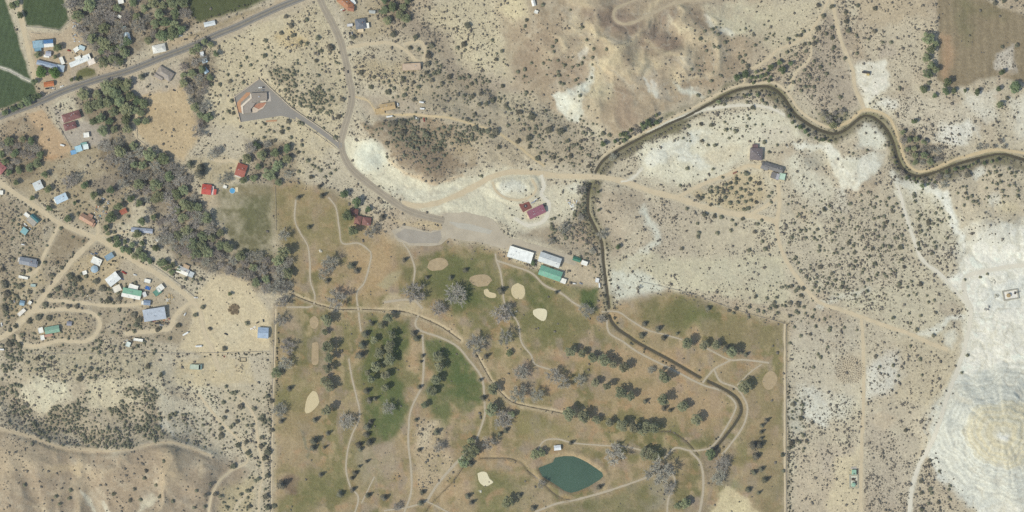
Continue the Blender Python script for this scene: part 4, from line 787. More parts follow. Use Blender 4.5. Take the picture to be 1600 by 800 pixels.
# shade trees in rows, each throwing a long shadow to the north-east
trees('512,500,9 513,541,9.5 514,559,9 512,576,8.5 510,597,9 508,519,5 515,604,8 511,641,9 607,497,9 612,523,9 610,541,10 608,561,9 603,586,8.5 585,531,8 592,552,9 588,572,8 580,592,8 575,582,7 596,508,7 602,606,8 '
      '685,556,9.5 687,573,9.5 682,593,9 675,611,9 664,632,7 770,607,9 769,639,10 891,548,9 909,552,9 926,558,9 943,563,9 958,569,9 974,573,9 890,646,10.5 911,650,10 932,655,9 952,660,9.5 972,664,9 990,668,9 948,602,9 969,613,9.5 984,618,9 '
      '930,598,8 1073,535,10 1099,539,8 1118,539,8 1143,550,11 1037,589,10 1035,624,9.5 1066,635,10.5 1087,655,10 1007,669,11 1022,668,10 1011,709,11 1024,712,8 1162,604,9.5 1032,579,4', 'S', GC)
trees('515,411,14 505,427,10 526,467,14 441,472,11 438,501,10 450,541,12 446,567,11 648,459,18 712,460,19 685,482,12 784,492,15 792,482,10 789,527,14 742,537,16 815,581,14 866,586,15 905,593,12 916,485,13 939,498,9 608,637,12 785,655,15 763,692,11 685,698,9 542,658,15 437,641,14 '
      '960,709,19 1028,736,20 1127,725,15 1122,746,12 1044,763,11 810,615,14 840,617,14 579,363,13 445,368,12 846,755,8 621,791,8 1017,578,8 880,597,11', 'G', GC)
trees('735,706,17 724,722,11 793,783,12 836,710,9 846,707,8 799,648,7 444,395,12 432,582,9 736,688,9 1058,790,8 1071,786,9', 'L', GC)
trees('543,338,12 551,360,10 557,316,9 1109,709,10 537,303,7 576,327,8 795,552,6 833,410,6', 'D', GC)
trees('549,415,7 557,423,6 511,439,5 571,522,8 566,539,8 563,555,6.5 581,506,4.5 632,406,4 667,434,4 704,434,5 727,422,6 783,454,8 646,521,6 651,529,5.5 759,557,4.5 750,594,3.5 660,556,3.2 658,565,3 655,605,4 650,656,4 682,675,5.5 655,703,4 755,622,5 790,672,5 781,678,4 731,775,5 737,785,4 657,786,6.5 660,769,6 600,778,6 735,725,6 '
      '452,607,5 439,658,5 492,656,5 512,677,4 491,689,7 489,700,5 507,699,4 501,742,5 440,757,9 531,772,6.5 551,765,5 575,774,6 555,739,5 550,747,3.2 561,729,3.2 573,721,3.2 561,695,5 563,702,4 577,691,6 573,679,6 574,667,6 579,659,5 577,625,5 586,623,4 573,611,5 869,457,4 1007,506,5 1028,514,5.5 1058,521,3.2 1037,528,4.5 1003,524,6 1134,545,7 1158,551,3.5 1165,554,3.5 '
      '1106,482,6 1197,657,4 1190,665,4 1189,675,4 1189,685,4 1177,696,7 1186,695,7 1181,713,6.5 1178,738,5.5 1189,733,5 1169,765,5 1185,770,3.5 1195,750,6 1037,638,5 1047,641,4.5 1008,627,4 892,692,4 936,761,5 833,794,6 811,774,5 503,306,5 466,309,4 483,355,4 499,292,4 597,340,6', 'C', GC)
# river woods and village shade
RW = 'woodland along the river'
grove('106,2 175,2 200,30 196,60 180,98 156,98 150,78 130,58 116,34', 13, (8, 13), ['B', 'B', 'L', 'G'], RW); grove('195,2 286,2 298,30 284,48 255,60 230,66 212,45 205,20', 14, (8, 13), ['L', 'L', 'D', 'B'], RW); grove('155,78 200,62 206,88 180,102 160,96', 12, (7, 10), ['L', 'D'], RW)
grove('120,152 196,124 208,140 203,205 165,212 138,192 140,165', 13, (8, 12), ['L', 'L', 'D', 'L'], RW); grove('208,160 226,156 232,176 226,196 212,198', 11, (8, 9), ['L', 'D'], RW); grove('287,96 318,88 330,118 314,150 328,190 312,202 298,160 284,120', 12, (7, 10), ['L', 'G', 'L', 'B'], RW)
grove('160,222 205,222 250,244 284,264 292,282 306,312 300,330 262,330 235,300 205,280 175,262', 13, (8, 12), ['L', 'G', 'B', 'L', 'G', 'D'], RW); grove('262,332 306,318 328,342 348,368 360,392 330,400 300,396 268,360', 12, (8, 12), ['L', 'G', 'L', 'B'], RW)
grove('246,340 268,360 300,396 340,402 366,398 372,430 340,422 305,412 280,396 250,372', 12, (7, 11), ['B', 'G'], RW); grove('372,398 452,404 456,448 430,462 400,448 376,430', 12, (8, 12), ['B', 'B', 'G', 'L'], RW)
grove('0,224 40,214 64,242 56,262 22,272 0,252', 12, (7, 10), ['D', 'L', 'B'], RW); grove('404,214 452,230 458,268 440,286 404,288 380,262 386,238', 17, (7, 10), ['G', 'L', 'D'], RW); grove('590,-20 640,-12 636,30 604,36', 12, (7, 10), ['L', 'D', 'L'], RW); grove('204,262 232,300 240,330 214,330 196,300 186,272', 14, (7, 11), ['G', 'G'], RW)
grove('168,364 196,372 226,398 286,420 268,426 220,404 180,384', 9, (5, 8), ['D', 'L'], RW)
VG = 'village and farm trees'
trees('71,272,9 26,286,6 132,290,7 147,305,9 175,297,9 186,322,9 175,340,10 167,355,8 75,296,7 77,325,6 117,317,5 107,342,7 52,309,5 185,378,6 172,375,6 219,317,9 205,311,7 222,345,8 240,340,7 215,365,7 243,387,7 222,380,6 50,219,8 16,269,7 380,282,7 257,410,7 267,417,6 33,165,7 45,158,8 55,152,7 22,170,7 8,176,6 62,150,6 54,128,6 20,8,7 28,4,8 32,25,6 121,124,5 113,125,4 359,459,5 92,75,7', 'D', VG)
trees('297,257,8 314,262,8 312,272,9 155,317,6 222,120,6', 'C', VG)
trees('110,284,14 118,276,8 350,281,10 332,241,10 310,206,10 392,231,12 340,236,8 352,60,0.1'.replace(' 352,60,0.1', ''), 'G', VG); trees('145,60,9 60,86,6 87,89,5 320,66,7 330,70,7 338,85,6 310,74,7 302,80,7 200,130,7 205,148,7', 'L', VG)
trees('64,113,10.5 86,115,11', 'O', VG)
trees('1448,62,10 1452,78,9 1446,91,9 1453,103,9 1447,117,9 1459,70,7 1459,110,7', 'L', 'trees beside the ploughed field'); trees('1477,129,8 1476,145,8 1585,136,10 1442,140,7 1459,150,6 1489,142,6 1506,142,5 1525,144,6 1562,114,6 1426,190,6 1558,140,5', 'D', 'trees beside the ploughed field'); trees('1560,164,7', 'L', 'trees beside the ploughed field')
CB = 'trees along the canal'
trees('880,357,9 940,367,9 907,340,7 925,392,7 861,377,6 995,205,8 957,245,7 907,297,8 975,440,0.1'.replace(' 975,440,0.1', ''), 'G', CB); trees('965,386,5 935,300,4 936,328,4 942,226,7 975,211,6 1150,122,8 1162,117,7 1204,106,7 1221,110,7 1217,99,6 1234,100,5 1012,192,7 1005,198,6', 'D', CB); trees('997,450,4.5', 'B', CB)
grove('1402,205 1420,210 1470,236 1466,250 1432,258 1414,240', 10, (4.5, 7), ['B', 'G', 'L'], CB); grove('1284,178 1318,172 1316,196 1296,196', 10, (4.5, 7), ['L', 'G'], CB); grove('1440,278 1480,272 1478,296 1450,292', 12, (5, 7), ['B', 'G'], CB); grove('1525,228 1570,220 1572,230 1530,236', 9, (4, 6), ['G', 'B'], CB)

for P in ('1164,116 1198,108 1214,126 1168,131', '1226,170 1252,202 1300,222 1282,224 1236,196', '1392,240 1412,276 1462,284 1440,292 1402,272', '1000,192 1030,178 1036,186 962,226 955,220', '1120,160 1180,146 1205,150 1150,156', '1470,270 1520,254 1560,250 1500,266'):
    grove(P, 6.5, (2.6, 4.6), ['D', 'L', 'B', 'D'], CB)
# ---- junipers: listed ones plus the woodland; the 300 largest are things, the rest one scrub mass
JL = '''1214,227 1201,238,4 1206,301,4 1201,307,4 1205,316,3.5 1231,319 1255,324 1287,327,6 1249,335,4 1241,349 1259,360,3.5 1277,359,4.5 1237,371,4 1259,372,4 1232,379 1280,385,4 1328,319,4.5 1345,305 1356,300 1369,308,3.5 1388,310,3.5 1375,315 1359,320 1366,324,3.5 1394,331,5 1347,327,3.5 1381,338,4 1365,342,4 1385,347,4.5 1380,355,5 1327,344 1317,341 1339,354 1307,355,3.5 1367,360 1346,371,5 1372,370,4 1382,370 1397,372 1325,380,5 1315,389,3.5 1307,395,3.5 1334,395,5 1352,387,3.5 1362,389,5 1379,384,4 1390,386,4 1300,376 1332,240 1354,235 1382,227
1512,272,8 1508,274,6 1552,261,3.5 1575,264,3.5 1586,270,3.5 1579,271,4.5 1560,275,4.5 1562,285,4 1556,288,4 1575,290,3.5 1502,292 1508,292 1540,294 1495,302 1507,302,4.5 1510,310,4 1524,315,4.5 1543,308,3.5 1565,298,3.5 1567,306 1429,315,3.5 1433,331,4 1437,337,4 1461,333,3.5 1450,346,6 1449,350,5 1464,343,3.5 1435,354,5 1457,350,3.5 1464,352 1482,340,3.5 1445,367 1406,386,7 1435,389,5 1461,386,4 1456,396,5 1401,372,4 1409,368,3.5 1434,380,5 1479,372,3.5
1244,402,3.5 1247,411,3.5 1251,423,3.5 1281,417,6 1300,427,5.5 1336,408,4.5 1358,401,4.5 1366,412,5 1334,417,3.5 1311,414,3.5 1347,426,3.5 1349,421,3.5 1356,437,4 1384,432,3.5 1381,428,3.5 1266,420 1260,433,3.5 1265,437,3.5 1275,441,3.5 1276,434,3.5 1295,435,4 1305,438,4 1292,443,3.5 1299,444,3.5 1326,429,3.5 1280,450 1278,455,3.5 1325,452 1222,449,3.5 1237,447,4.5 1243,454,5 1254,451,5.5 1251,462,5 1213,465,4 1209,473,5 1212,480,5 1203,482,4 1214,489,4 1234,474,6 1247,475,6 1226,478,4 1234,494,4.5 1247,489,4 1256,480,3.5 1272,484,3.5 1288,498,3.5 1274,510,4 1266,522,4.5 1251,525,3.5 1241,511,3.5 1269,496,4.5 1234,536,3.5 1296,516,4 1319,512,3.5 1282,558,4 1278,553,3.5 1271,574,3.5 1293,542,3.5 1368,557,5 1374,573,3.5 1395,571,4 1395,497,5 1339,516
1408,406,5 1411,417,4.5 1404,445,6 1437,444,6 1417,449,3.5 1424,440,3.5 1431,460,3.5 1448,462,3 1419,462 1459,469,3.5 1450,472,3.5 1461,489,4.5 1438,493,4 1420,490 1422,505,3.5 1431,515,5 1458,524,5 1422,541,3.5 1437,561,4 1403,587,3.5 1440,586 1502,582,3.5 1511,555,3.5 1507,437,3 1542,428 1531,433
1451,720,6 1438,751,6 1439,770,5.5 1453,763,5 1455,770,4 1484,759,4 1482,765,4 1465,784,5.5 1439,795,5.5 1467,736,3.5 1450,786,4 1484,780,3.5 1414,672,5 1236,692,7 1245,688,5 1232,700,6 1222,711,6 1224,736,4 1269,660,4.5 1255,680,4.5 1252,654,6 1239,632,7 1260,689,5
1097,220,5 1106,227,4 1117,227,4.5 1149,205,4.5 1139,216,3.5 1134,203,4.5 1194,222,4.5 1074,263,4.5 1114,264,3.5 1129,277,3.5 1063,290,3.5 1166,271,7 1172,280,6 1150,280,5 1150,286,5 1141,286,5 1134,289,4.5 1120,294,4.5 1111,292,3.5 1129,300,6 1142,294,4.5 1150,301,4 1157,295,4 1164,297,4 1172,304,5 1167,287,3.5 1158,308,5 1133,309,4.5 1125,314,5.5 1110,300,5.5 1096,310,6 1090,307,5 1110,320,5 1141,317,4.5 1153,316,4 1165,315,4 1173,313,4 1181,316,5 1169,326,5.5 1185,287,5.5 1186,296,5 1101,335,6.5 1116,337,5.5 1127,339,4.5 1160,342,5 1144,344,3.5 1184,350,4 1179,362,5 1142,360,4 1149,351,4 1121,364,4 1091,370,5 1092,364,4.5 1065,389,5 1171,391,5 1196,389,4.5 1191,377,4.5 1073,326,3.5 1190,344,3.5 1090,349,3.5
1112,47,4 1121,55,4 1132,67,4 1093,62,5 1100,50,3.5 1167,104,6 1155,90,5 1160,97,4.5 1175,168,6 1196,162,4.5 1184,147,6 1190,157,4.5 1167,160,4 1196,62,4 1121,75,3.5 1115,74,3.5 1095,194,5 1111,196,5.5 1075,197,4.5 1170,186,3.5 1126,119,3.5 1092,111,3.5 1079,109,3.5
1277,9,6 1285,26,6 1277,45,6 1255,50,4.5 1250,56,5 1271,69,6.5 1256,70,5 1258,81,5 1229,82,4 1256,110,4 1271,96,4 1281,105,5.5 1239,129,4.5 1271,136,5 1257,136,4.5 1251,142,4.5 1319,92,5 1324,49,6.5 1320,20,5 1321,35,6 1339,10,5 1365,50,5.5 1338,84,3.5 1356,62,3.5 1391,67,4 1378,67,3.5 1337,56,3.5 1299,60,6 1299,11,6 1290,54,5 1299,44,5 1366,14,5.5 1312,152,4.5 1212,158,4 1210,167,4 1552,6,7 1567,2,6 1585,1,5 1572,154,5.5 1586,72,6 1564,74,5 1450,130,4.5 1404,139,5 1242,86,4 1302,75,5
869,65,4 863,74,4 865,82,4 909,44,4 916,64,3.5 927,78,3.5 947,79,4 882,103,4 872,113,4 880,132,4.5 899,126,5 903,103,4 909,100,4 925,102,3 822,33,5 820,42,4 820,109,4.5 831,182,9 812,176,7 852,174,4 822,145,4.5 891,17,3 848,9,4 894,106,3 916,125,3
809,221,7 826,216,8 895,227,6 886,221,6 907,221,5 907,232,4.5 925,209,4.5 942,209,6 952,211,4.5 875,205,9 857,203,9 827,230,6 839,247,6.5 865,246,5.5 891,244,6 875,251,5 920,259,5
631,41,5 614,54,8 650,59,7.5 641,75,5.5 654,78,4.5 669,87,8 675,72,7 669,100,7 725,70,7 730,41,8 784,80,5 775,94,5 630,124,6 646,130,5 654,137,5.5 666,115,5.5 715,149,5 739,151,6 751,147,5 736,131,5 702,120,7 675,126,6 691,131,5 749,164,6 760,162,5 741,179,5 730,187,5 770,157,6 790,164,6 785,135,5 630,192,8 615,194,8 647,156,6 607,144,7 632,150,6
699,212,6 720,212,6 779,231,6 690,222,5 752,275,4 687,234,6 677,235,4 679,251,5 630,207,8 667,211,8 662,225,5 647,246,4 632,243,4 640,219,5 605,224,6 605,245,3.5 742,201,7 762,205,7 775,206,9 770,214,6
455,41,7 459,56,6 440,52,6 416,64,5 497,60,7 502,80,5 517,76,9 414,88,6 471,67,5 494,96,5 565,114,6 585,121,5 580,137,5.5 552,59,6 450,190,6 480,32,4.5 447,27,6 535,155,6 530,182,6 486,277,5.5 466,238,5 481,251,4.5 501,266,4 467,268,4.5 455,215,4 472,227,4.5 429,220,5 427,235,4 441,206,6 524,215,4.5 524,266,3.5 392,102,4 360,127,5 380,129,4.5 344,132,5 330,132,5 356,117,4 365,177,5 357,174,4.5
111,765,4.5 109,778,4.5 89,775,4.5 40,757,4.5 52,693,3.5 178,771,5 94,787,4 230,735,5 227,746,4.5 211,764,5 204,781,5 221,780,4.5 251,775,5 272,782,4.5 245,757,4 258,719,4 322,773,5 305,792,4.5 321,791,4 330,756,5 309,765,4 337,772,5.5 345,775,4.5 390,791,5.5 389,767,4.5 375,635,8 349,629,4.5 354,643,5 397,639,6 345,670,5.5 345,680,7 372,695,7 387,707,7 365,729,8 350,653,5.5 370,659,5.5 394,664,5 385,691,6
110,432,9 120,437,8 126,451,6 102,460,6 90,451,7 77,462,6 66,455,5 46,456,6 82,430,6 96,419,5.5 89,410,5 71,476,7 107,479,6 120,478,6 60,496,8 77,497,7 45,502,7 24,510,6 15,516,5 150,440,8 160,450,9 142,456,6 170,469,8 185,466,7 7,445,10 10,460,9 7,482,8 15,537,8 30,539,7 59,560,6 125,592,8 142,576,6 32,447,7 4,421,6 210,492,8 217,500,8 212,507,7 246,515,6 279,509,7 305,492,6 317,480,6 386,505,4.5 328,514,5 252,586,6 232,571,6 265,529,5 350,545,6 409,656,6 418,619,6.5 424,627,6.5 408,697,6.5 418,705,9 414,716,7 409,684,5.5 425,672,5.5 418,743,7 404,748,6 415,776,8 418,793,8 428,791,6 1139,485,5 1150,482,5.5 1146,489,4 1170,480,5 1184,485,4 1193,487,4 1180,464,5 1170,496,3.5 1198,466,4'''
JUNS = []
for t in JL.split():
    v = [float(q) for q in t.split(',')]; JUNS.append((v[0], v[1], (v[2] if len(v) > 2 else 3.0) * .86))
used = [(x, y) for x, y, _ in JUNS]
R = np.random.RandomState(5); n = 95000; px, py, pu = R.uniform(-30, 1630, n), R.uniform(-30, 830, n), R.uniform(0, 1, n)
jd = JUN[np.clip(((py - GY0) / GS).astype(int) + NE, 0, JUN.shape[0] - 1), np.clip(((px - GX0) / GS).astype(int) + NE, 0, JUN.shape[1] - 1)]
cell = {}
def taken(x, y, d):
    i, j = int(x // 10), int(y // 10)
    return any((x - a) ** 2 + (y - b) ** 2 < d * d for u in (-1, 0, 1) for w in (-1, 0, 1) for a, b in cell.get((i + u, j + w), ()))
for x, y in used: cell.setdefault((int(x // 10), int(y // 10)), []).append((x, y))
for k in np.nonzero(pu < np.where(jd > .8, 1.0, jd * .55))[0]:
    x, y = px[k], py[k]
    if taken(x, y, 2.7 if jd[k] > .8 else 3.4): continue
    cell.setdefault((int(x // 10), int(y // 10)), []).append((x, y)); JUNS.append((x, y, float(min(3.6, 1.2 + .7 * (jd[k] > .8) + R.exponential(.75)))))
JUNS.sort(key=lambda t: -t[2])
for (x, y, r) in JUNS[:300]:
    wx, wy = W(x, y); o = link('juniper_tree', rnd.choice(JPRO), None, (wx, wy, float(hs_at(x, y)) - .1), rnd.uniform(0, 6.28), (r * rnd.uniform(.9, 1.1), r, r * rnd.uniform(.7, .95)))
    tag(o, '', 'juniper', 'junipers dotting the desert'); reg(o, 'dark round juniper', x, y)
def mass(name, items, protos, mats, label, cat):
    Vs, Fs, off = [], [], 0
    for k, (x, y, r, zs) in enumerate(items):
        v, f = protos[k % len(protos)]; a = R.uniform(0, 6.28); c, s = math.cos(a), math.sin(a)
        q = np.stack([(v[:, 0] * c - v[:, 1] * s) * r * R.uniform(.85, 1.15) + x - 800, (v[:, 0] * s + v[:, 1] * c) * r * R.uniform(.85, 1.15) + 400 - y, v[:, 2] * r * zs + float(hs_at(x, y))], 1); Vs.append(q); Fs.append(f + off); off += len(v)
    V = np.concatenate(Vs).astype(np.float32); F = np.concatenate(Fs).astype(np.int32); me = bpy.data.meshes.new(name); me.vertices.add(len(V)); me.vertices.foreach_set('co', V.ravel()); me.loops.add(F.size); me.loops.foreach_set('vertex_index', F.ravel())
    me.polygons.add(len(F)); me.polygons.foreach_set('loop_start', np.arange(0, F.size, 4, dtype=np.int32)); me.update(calc_edges=True); me.materials.append(mats)
    return tag(link(name, me), label, cat, kind='stuff')
def lump(seed, nq, core=True):
    Q = np.random.RandomState(seed); D = Q.normal(0, 1, (nq, 3)); D /= np.linalg.norm(D, axis=1)[:, None]; D[:, 2] = np.abs(D[:, 2])
    V, F = quad_cloud(np.array([0, 0, .25]) + D * np.array([.82, .82, .6]) * Q.uniform(.7, 1.15, (nq, 1)), D, .22, Q)
    if core: v, f = blob((0, 0, .25), .78, Q, 5 if nq < 8 else 6, 2 if nq < 8 else 3); v[:, 2] *= .9; V, F = np.concatenate([V, v]), np.concatenate([F, np.array(f) + len(V)])
    return V, F
mass('juniper_scrub', [(x, y, r, R.uniform(.8, 1.1)) for x, y, r in JUNS[300:]], [lump(300 + i, 34) for i in range(5)], junm, 'scattered smaller dark junipers covering the desert slopes', 'juniper scrub')
# ---- sagebrush: tens of thousands, ground cover
n = 330000; px, py, pu = R.uniform(-40, 1640, n), R.uniform(-40, 840, n), R.uniform(0, 1, n)
iy = np.clip(((py - GY0) / GS).astype(int) + NE, 0, X.shape[0] - 1); ix = np.clip(((px - GX0) / GS).astype(int) + NE, 0, X.shape[1] - 1)
cl = 0.2 + 2.2 * np.clip(midn[iy, ix] + 1.1 * finen[iy, ix] + .12, 0, .7)
ok = pu < DEN[iy, ix] * cl
sag = [(a, b, float(c), .8) for a, b, c in zip(px[ok], py[ok], np.clip(R.lognormal(-.22, .55, ok.sum()), .4, 2.8))]
def dome(seed):
    Q = np.random.RandomState(seed); V = []
    for r_, z in ((1.0, -.1), (.95, .42), (.45, .85)):
        for i in range(4): t = i * math.pi / 2 + Q.uniform(-.45, .45); k = r_ * Q.uniform(.65, 1.2); V.append((k * math.cos(t), k * math.sin(t), z * Q.uniform(.8, 1.2)))
    F = [(j * 4 + i, j * 4 + (i + 1) % 4, j * 4 + 4 + (i + 1) % 4, j * 4 + 4 + i) for j in range(2) for i in range(4)] + [(8, 9, 10, 11)]
    return np.array(V), np.array(F)
mass('sagebrush', sag, [dome(400 + i) for i in range(9)], sagem, 'grey-green sagebrush speckling the open desert ground', 'sagebrush')
# ---- brush circle
it = []
for k in range(11):
    rr = 2.5 + 2.0 * k; m = max(5, int(2 * math.pi * rr / 3.4))
    for i in range(m):
        t = 2 * math.pi * i / m + k * .35; it.append((1327 + rr * math.cos(t) * 1.0 + R.uniform(-.5, .5), 578 + rr * math.sin(t) * .92 + R.uniform(-.5, .5), R.uniform(.7, 1.1), .7))
mass('brush_piles', it, [lump(430 + i, 6, True) for i in range(3)], nmat('dry_brush', (.15, .125, .09), .95, .3, .3), 'ring-shaped maze of small brown brush piles beside the straight track', 'brush')
# ---- golf boundary shrubs and canal-bank weeds
it = [(x + R.uniform(-3, 3), y, R.uniform(.9, 2.2), .9) for x, y in [(1231.5, yy) for yy in np.arange(600, 850, 2.0)] + [(1236, yy) for yy in np.arange(690, 850, 3.0)] + [(433, yy) for yy in np.arange(490, 620, 3.0)] + [(421, yy) for yy in np.arange(600, 850, 3.2)]]
for (ax, ay), (bx, by) in zip(CAN[:-1], CAN[1:]):
    for sgn in (-1, 1):
        if ay > 500 and ax > 940 and rnd.random() < .8: continue
        for _q in range(3):
          t = rnd.random(); nx, ny = -(by - ay), bx - ax; L = math.hypot(nx, ny) + 1e-6; q = sgn * rnd.uniform(3.2, 9) ; it.append((ax + (bx - ax) * t + nx / L * q, ay + (by - ay) * t + ny / L * q, rnd.uniform(.7, 2.3), .8))
for hl in ('232,404 262,424 296,447', '10,300 45,325 85,350', '60,312 95,338 135,362', '160,374 200,398 232,420', '30,345 42,368 58,356', '0,172 30,162 62,150', '285,45 340,25 400,2', '92,350 112,356 138,372', '140,376 112,402 90,425', '150,430 190,402 215,415', '85,470 130,474 190,470', '320,556 360,554 420,552', '45,90 52,118 60,140', '112,240 140,232 160,225', '540,90 556,130 558,150', '526,60 534,95 540,130'):
    for x, y in smooth_line(pts(hl), 2.6):
        if rnd.random() < .72: it.append((x + rnd.uniform(-2.2, 2.2), y + rnd.uniform(-2.2, 2.2), rnd.uniform(.7, 2.2), .9))
it = [t for t in it if ROADM[int((t[1] - GY0) / GS) + NE, int((t[0] - GX0) / GS) + NE] < .3]
mass('bank_weeds', it, [lump(440 + i, 12, True) for i in range(3)], nmat('weed_olive', (.105, .10, .062), .9, .3, .2), 'olive weeds and low shrubs lining the canal banks, lanes and golf boundary', 'weeds')

# ------------------------------------------------------------------ buildings
def box(V, F, x0, x1, y0, y1, z0, z1):
    b = len(V); V += [(x0, y0, z0), (x1, y0, z0), (x1, y1, z0), (x0, y1, z0), (x0, y0, z1), (x1, y0, z1), (x1, y1, z1), (x0, y1, z1)]
    F += [(b, b + 3, b + 2, b + 1), (b + 4, b + 5, b + 6, b + 7), (b, b + 1, b + 5, b + 4), (b + 1, b + 2, b + 6, b + 5), (b + 2, b + 3, b + 7, b + 6), (b + 3, b, b + 4, b + 7)]
def boxmesh(name, dims, mat):
    V, F = [], []
    for d in dims: box(V, F, *d)
    return new_mesh(name, V, F, mat)
white = paintmat((226, 224, 216)); glassm = nmat('window_glass', (.05, .06, .07), .1, .05, .5, spec=.5); doorm = nmat('door_brown', (.16, .10, .06), .6, .1, 1); trimm = nmat('trim_grey', (.5, .49, .46), .6, .1, 1)
WIN = boxmesh('window', [(-.75, .75, -.04, .05, -.6, .6)], trimm); PANE = boxmesh('pane', [(-.62, .62, .052, .075, -.48, .48)], glassm); DOOR = boxmesh('door', [(-.5, .5, -.04, .06, 0, 2.05)], doorm); KNOB = boxmesh('handle', [(.32, .42, .062, .12, .95, 1.05)], trimm)
VENT = boxmesh('vent', [(-.35, .35, -.35, .35, -.4, .55), (-.5, .5, -.5, .5, .55, .68)], trimm); CHIM = boxmesh('chimney', [(-.5, .5, -.5, .5, -1.2, 1.0), (-.62, .62, -.62, .62, 1.0, 1.15)], nmat('brick_chimney', (.3, .16, .11), .9, .2, 2))
def roof_mesh(L, W_, h, typ, th=.22, ov=.45):
    a, b = L / 2 + ov, W_ / 2 + ov; V, F = [], []
    if typ == 'gable':
        rh = min(2.6, .27 * W_); sl = rh / (W_ / 2); e = h - ov * sl
        V = [(-a, -b, e), (a, -b, e), (a, 0, h + rh), (-a, 0, h + rh), (-a, b, e), (a, b, e)]; V += [(x, y, z + th) for x, y, z in V]
        F = [(6, 7, 8, 9), (9, 8, 11, 10), (1, 0, 3, 2), (2, 3, 4, 5), (0, 1, 7, 6), (5, 4, 10, 11), (0, 6, 9, 3), (3, 9, 10, 4), (1, 2, 8, 7), (2, 5, 11, 8)]; top = h + rh + th
    elif typ == 'hip':
        rh = min(2.6, .25 * W_); k = max(.01, a - b); e = h - .1
        V = [(-a, -b, e), (a, -b, e), (a, b, e), (-a, b, e), (-k, 0, h + rh), (k, 0, h + rh), (-a, -b, e + th), (a, -b, e + th), (a, b, e + th), (-a, b, e + th), (-k, 0, h + rh + th), (k, 0, h + rh + th)]
        F = [(6, 7, 11, 10), (8, 9, 10, 11), (7, 8, 11), (9, 6, 10), (0, 1, 7, 6), (1, 2, 8, 7), (2, 3, 9, 8), (3, 0, 6, 9), (3, 2, 1, 0)]; top = h + rh + th
    elif typ == 'shed':
        rh = .10 * W_; V = [(-a, -b, h), (a, -b, h), (a, b, h + rh), (-a, b, h + rh)]; V += [(x, y, z + th) for x, y, z in V]
        F = [(4, 5, 6, 7), (3, 2, 1, 0), (0, 1, 5, 4), (1, 2, 6, 5), (2, 3, 7, 6), (3, 0, 4, 7)]; top = h + rh + th
    elif typ == 'round':
        n = 16; V = [(a * math.cos(2 * math.pi * i / n), b * math.sin(2 * math.pi * i / n), h) for i in range(n)] + [(a * 1.0 * math.cos(2 * math.pi * i / n), b * math.sin(2 * math.pi * i / n), h + th) for i in range(n)] + [(0, 0, h + .28 * b + th)]
        F = [(i, (i + 1) % n, n + (i + 1) % n, n + i) for i in range(n)] + [(n + i, n + (i + 1) % n, 2 * n) for i in range(n)]; top = h + .28 * b
    else:
        box(V, F, -a, a, -b, b, h, h + th); p = .28
        for d in ((-a, a, -b - .003, -b + p, h + th + .002, h + th + .45), (-a, a, b - p, b + .003, h + th + .002, h + th + .45), (-a - .003, -a + p, -b + p + .002, b - p - .002, h + th + .002, h + th + .45), (a - p, a + .003, -b + p + .002, b - p - .002, h + th + .002, h + th + .45)): box(V, F, *d)
        top = h + th
    return V, F, top
NB = 0
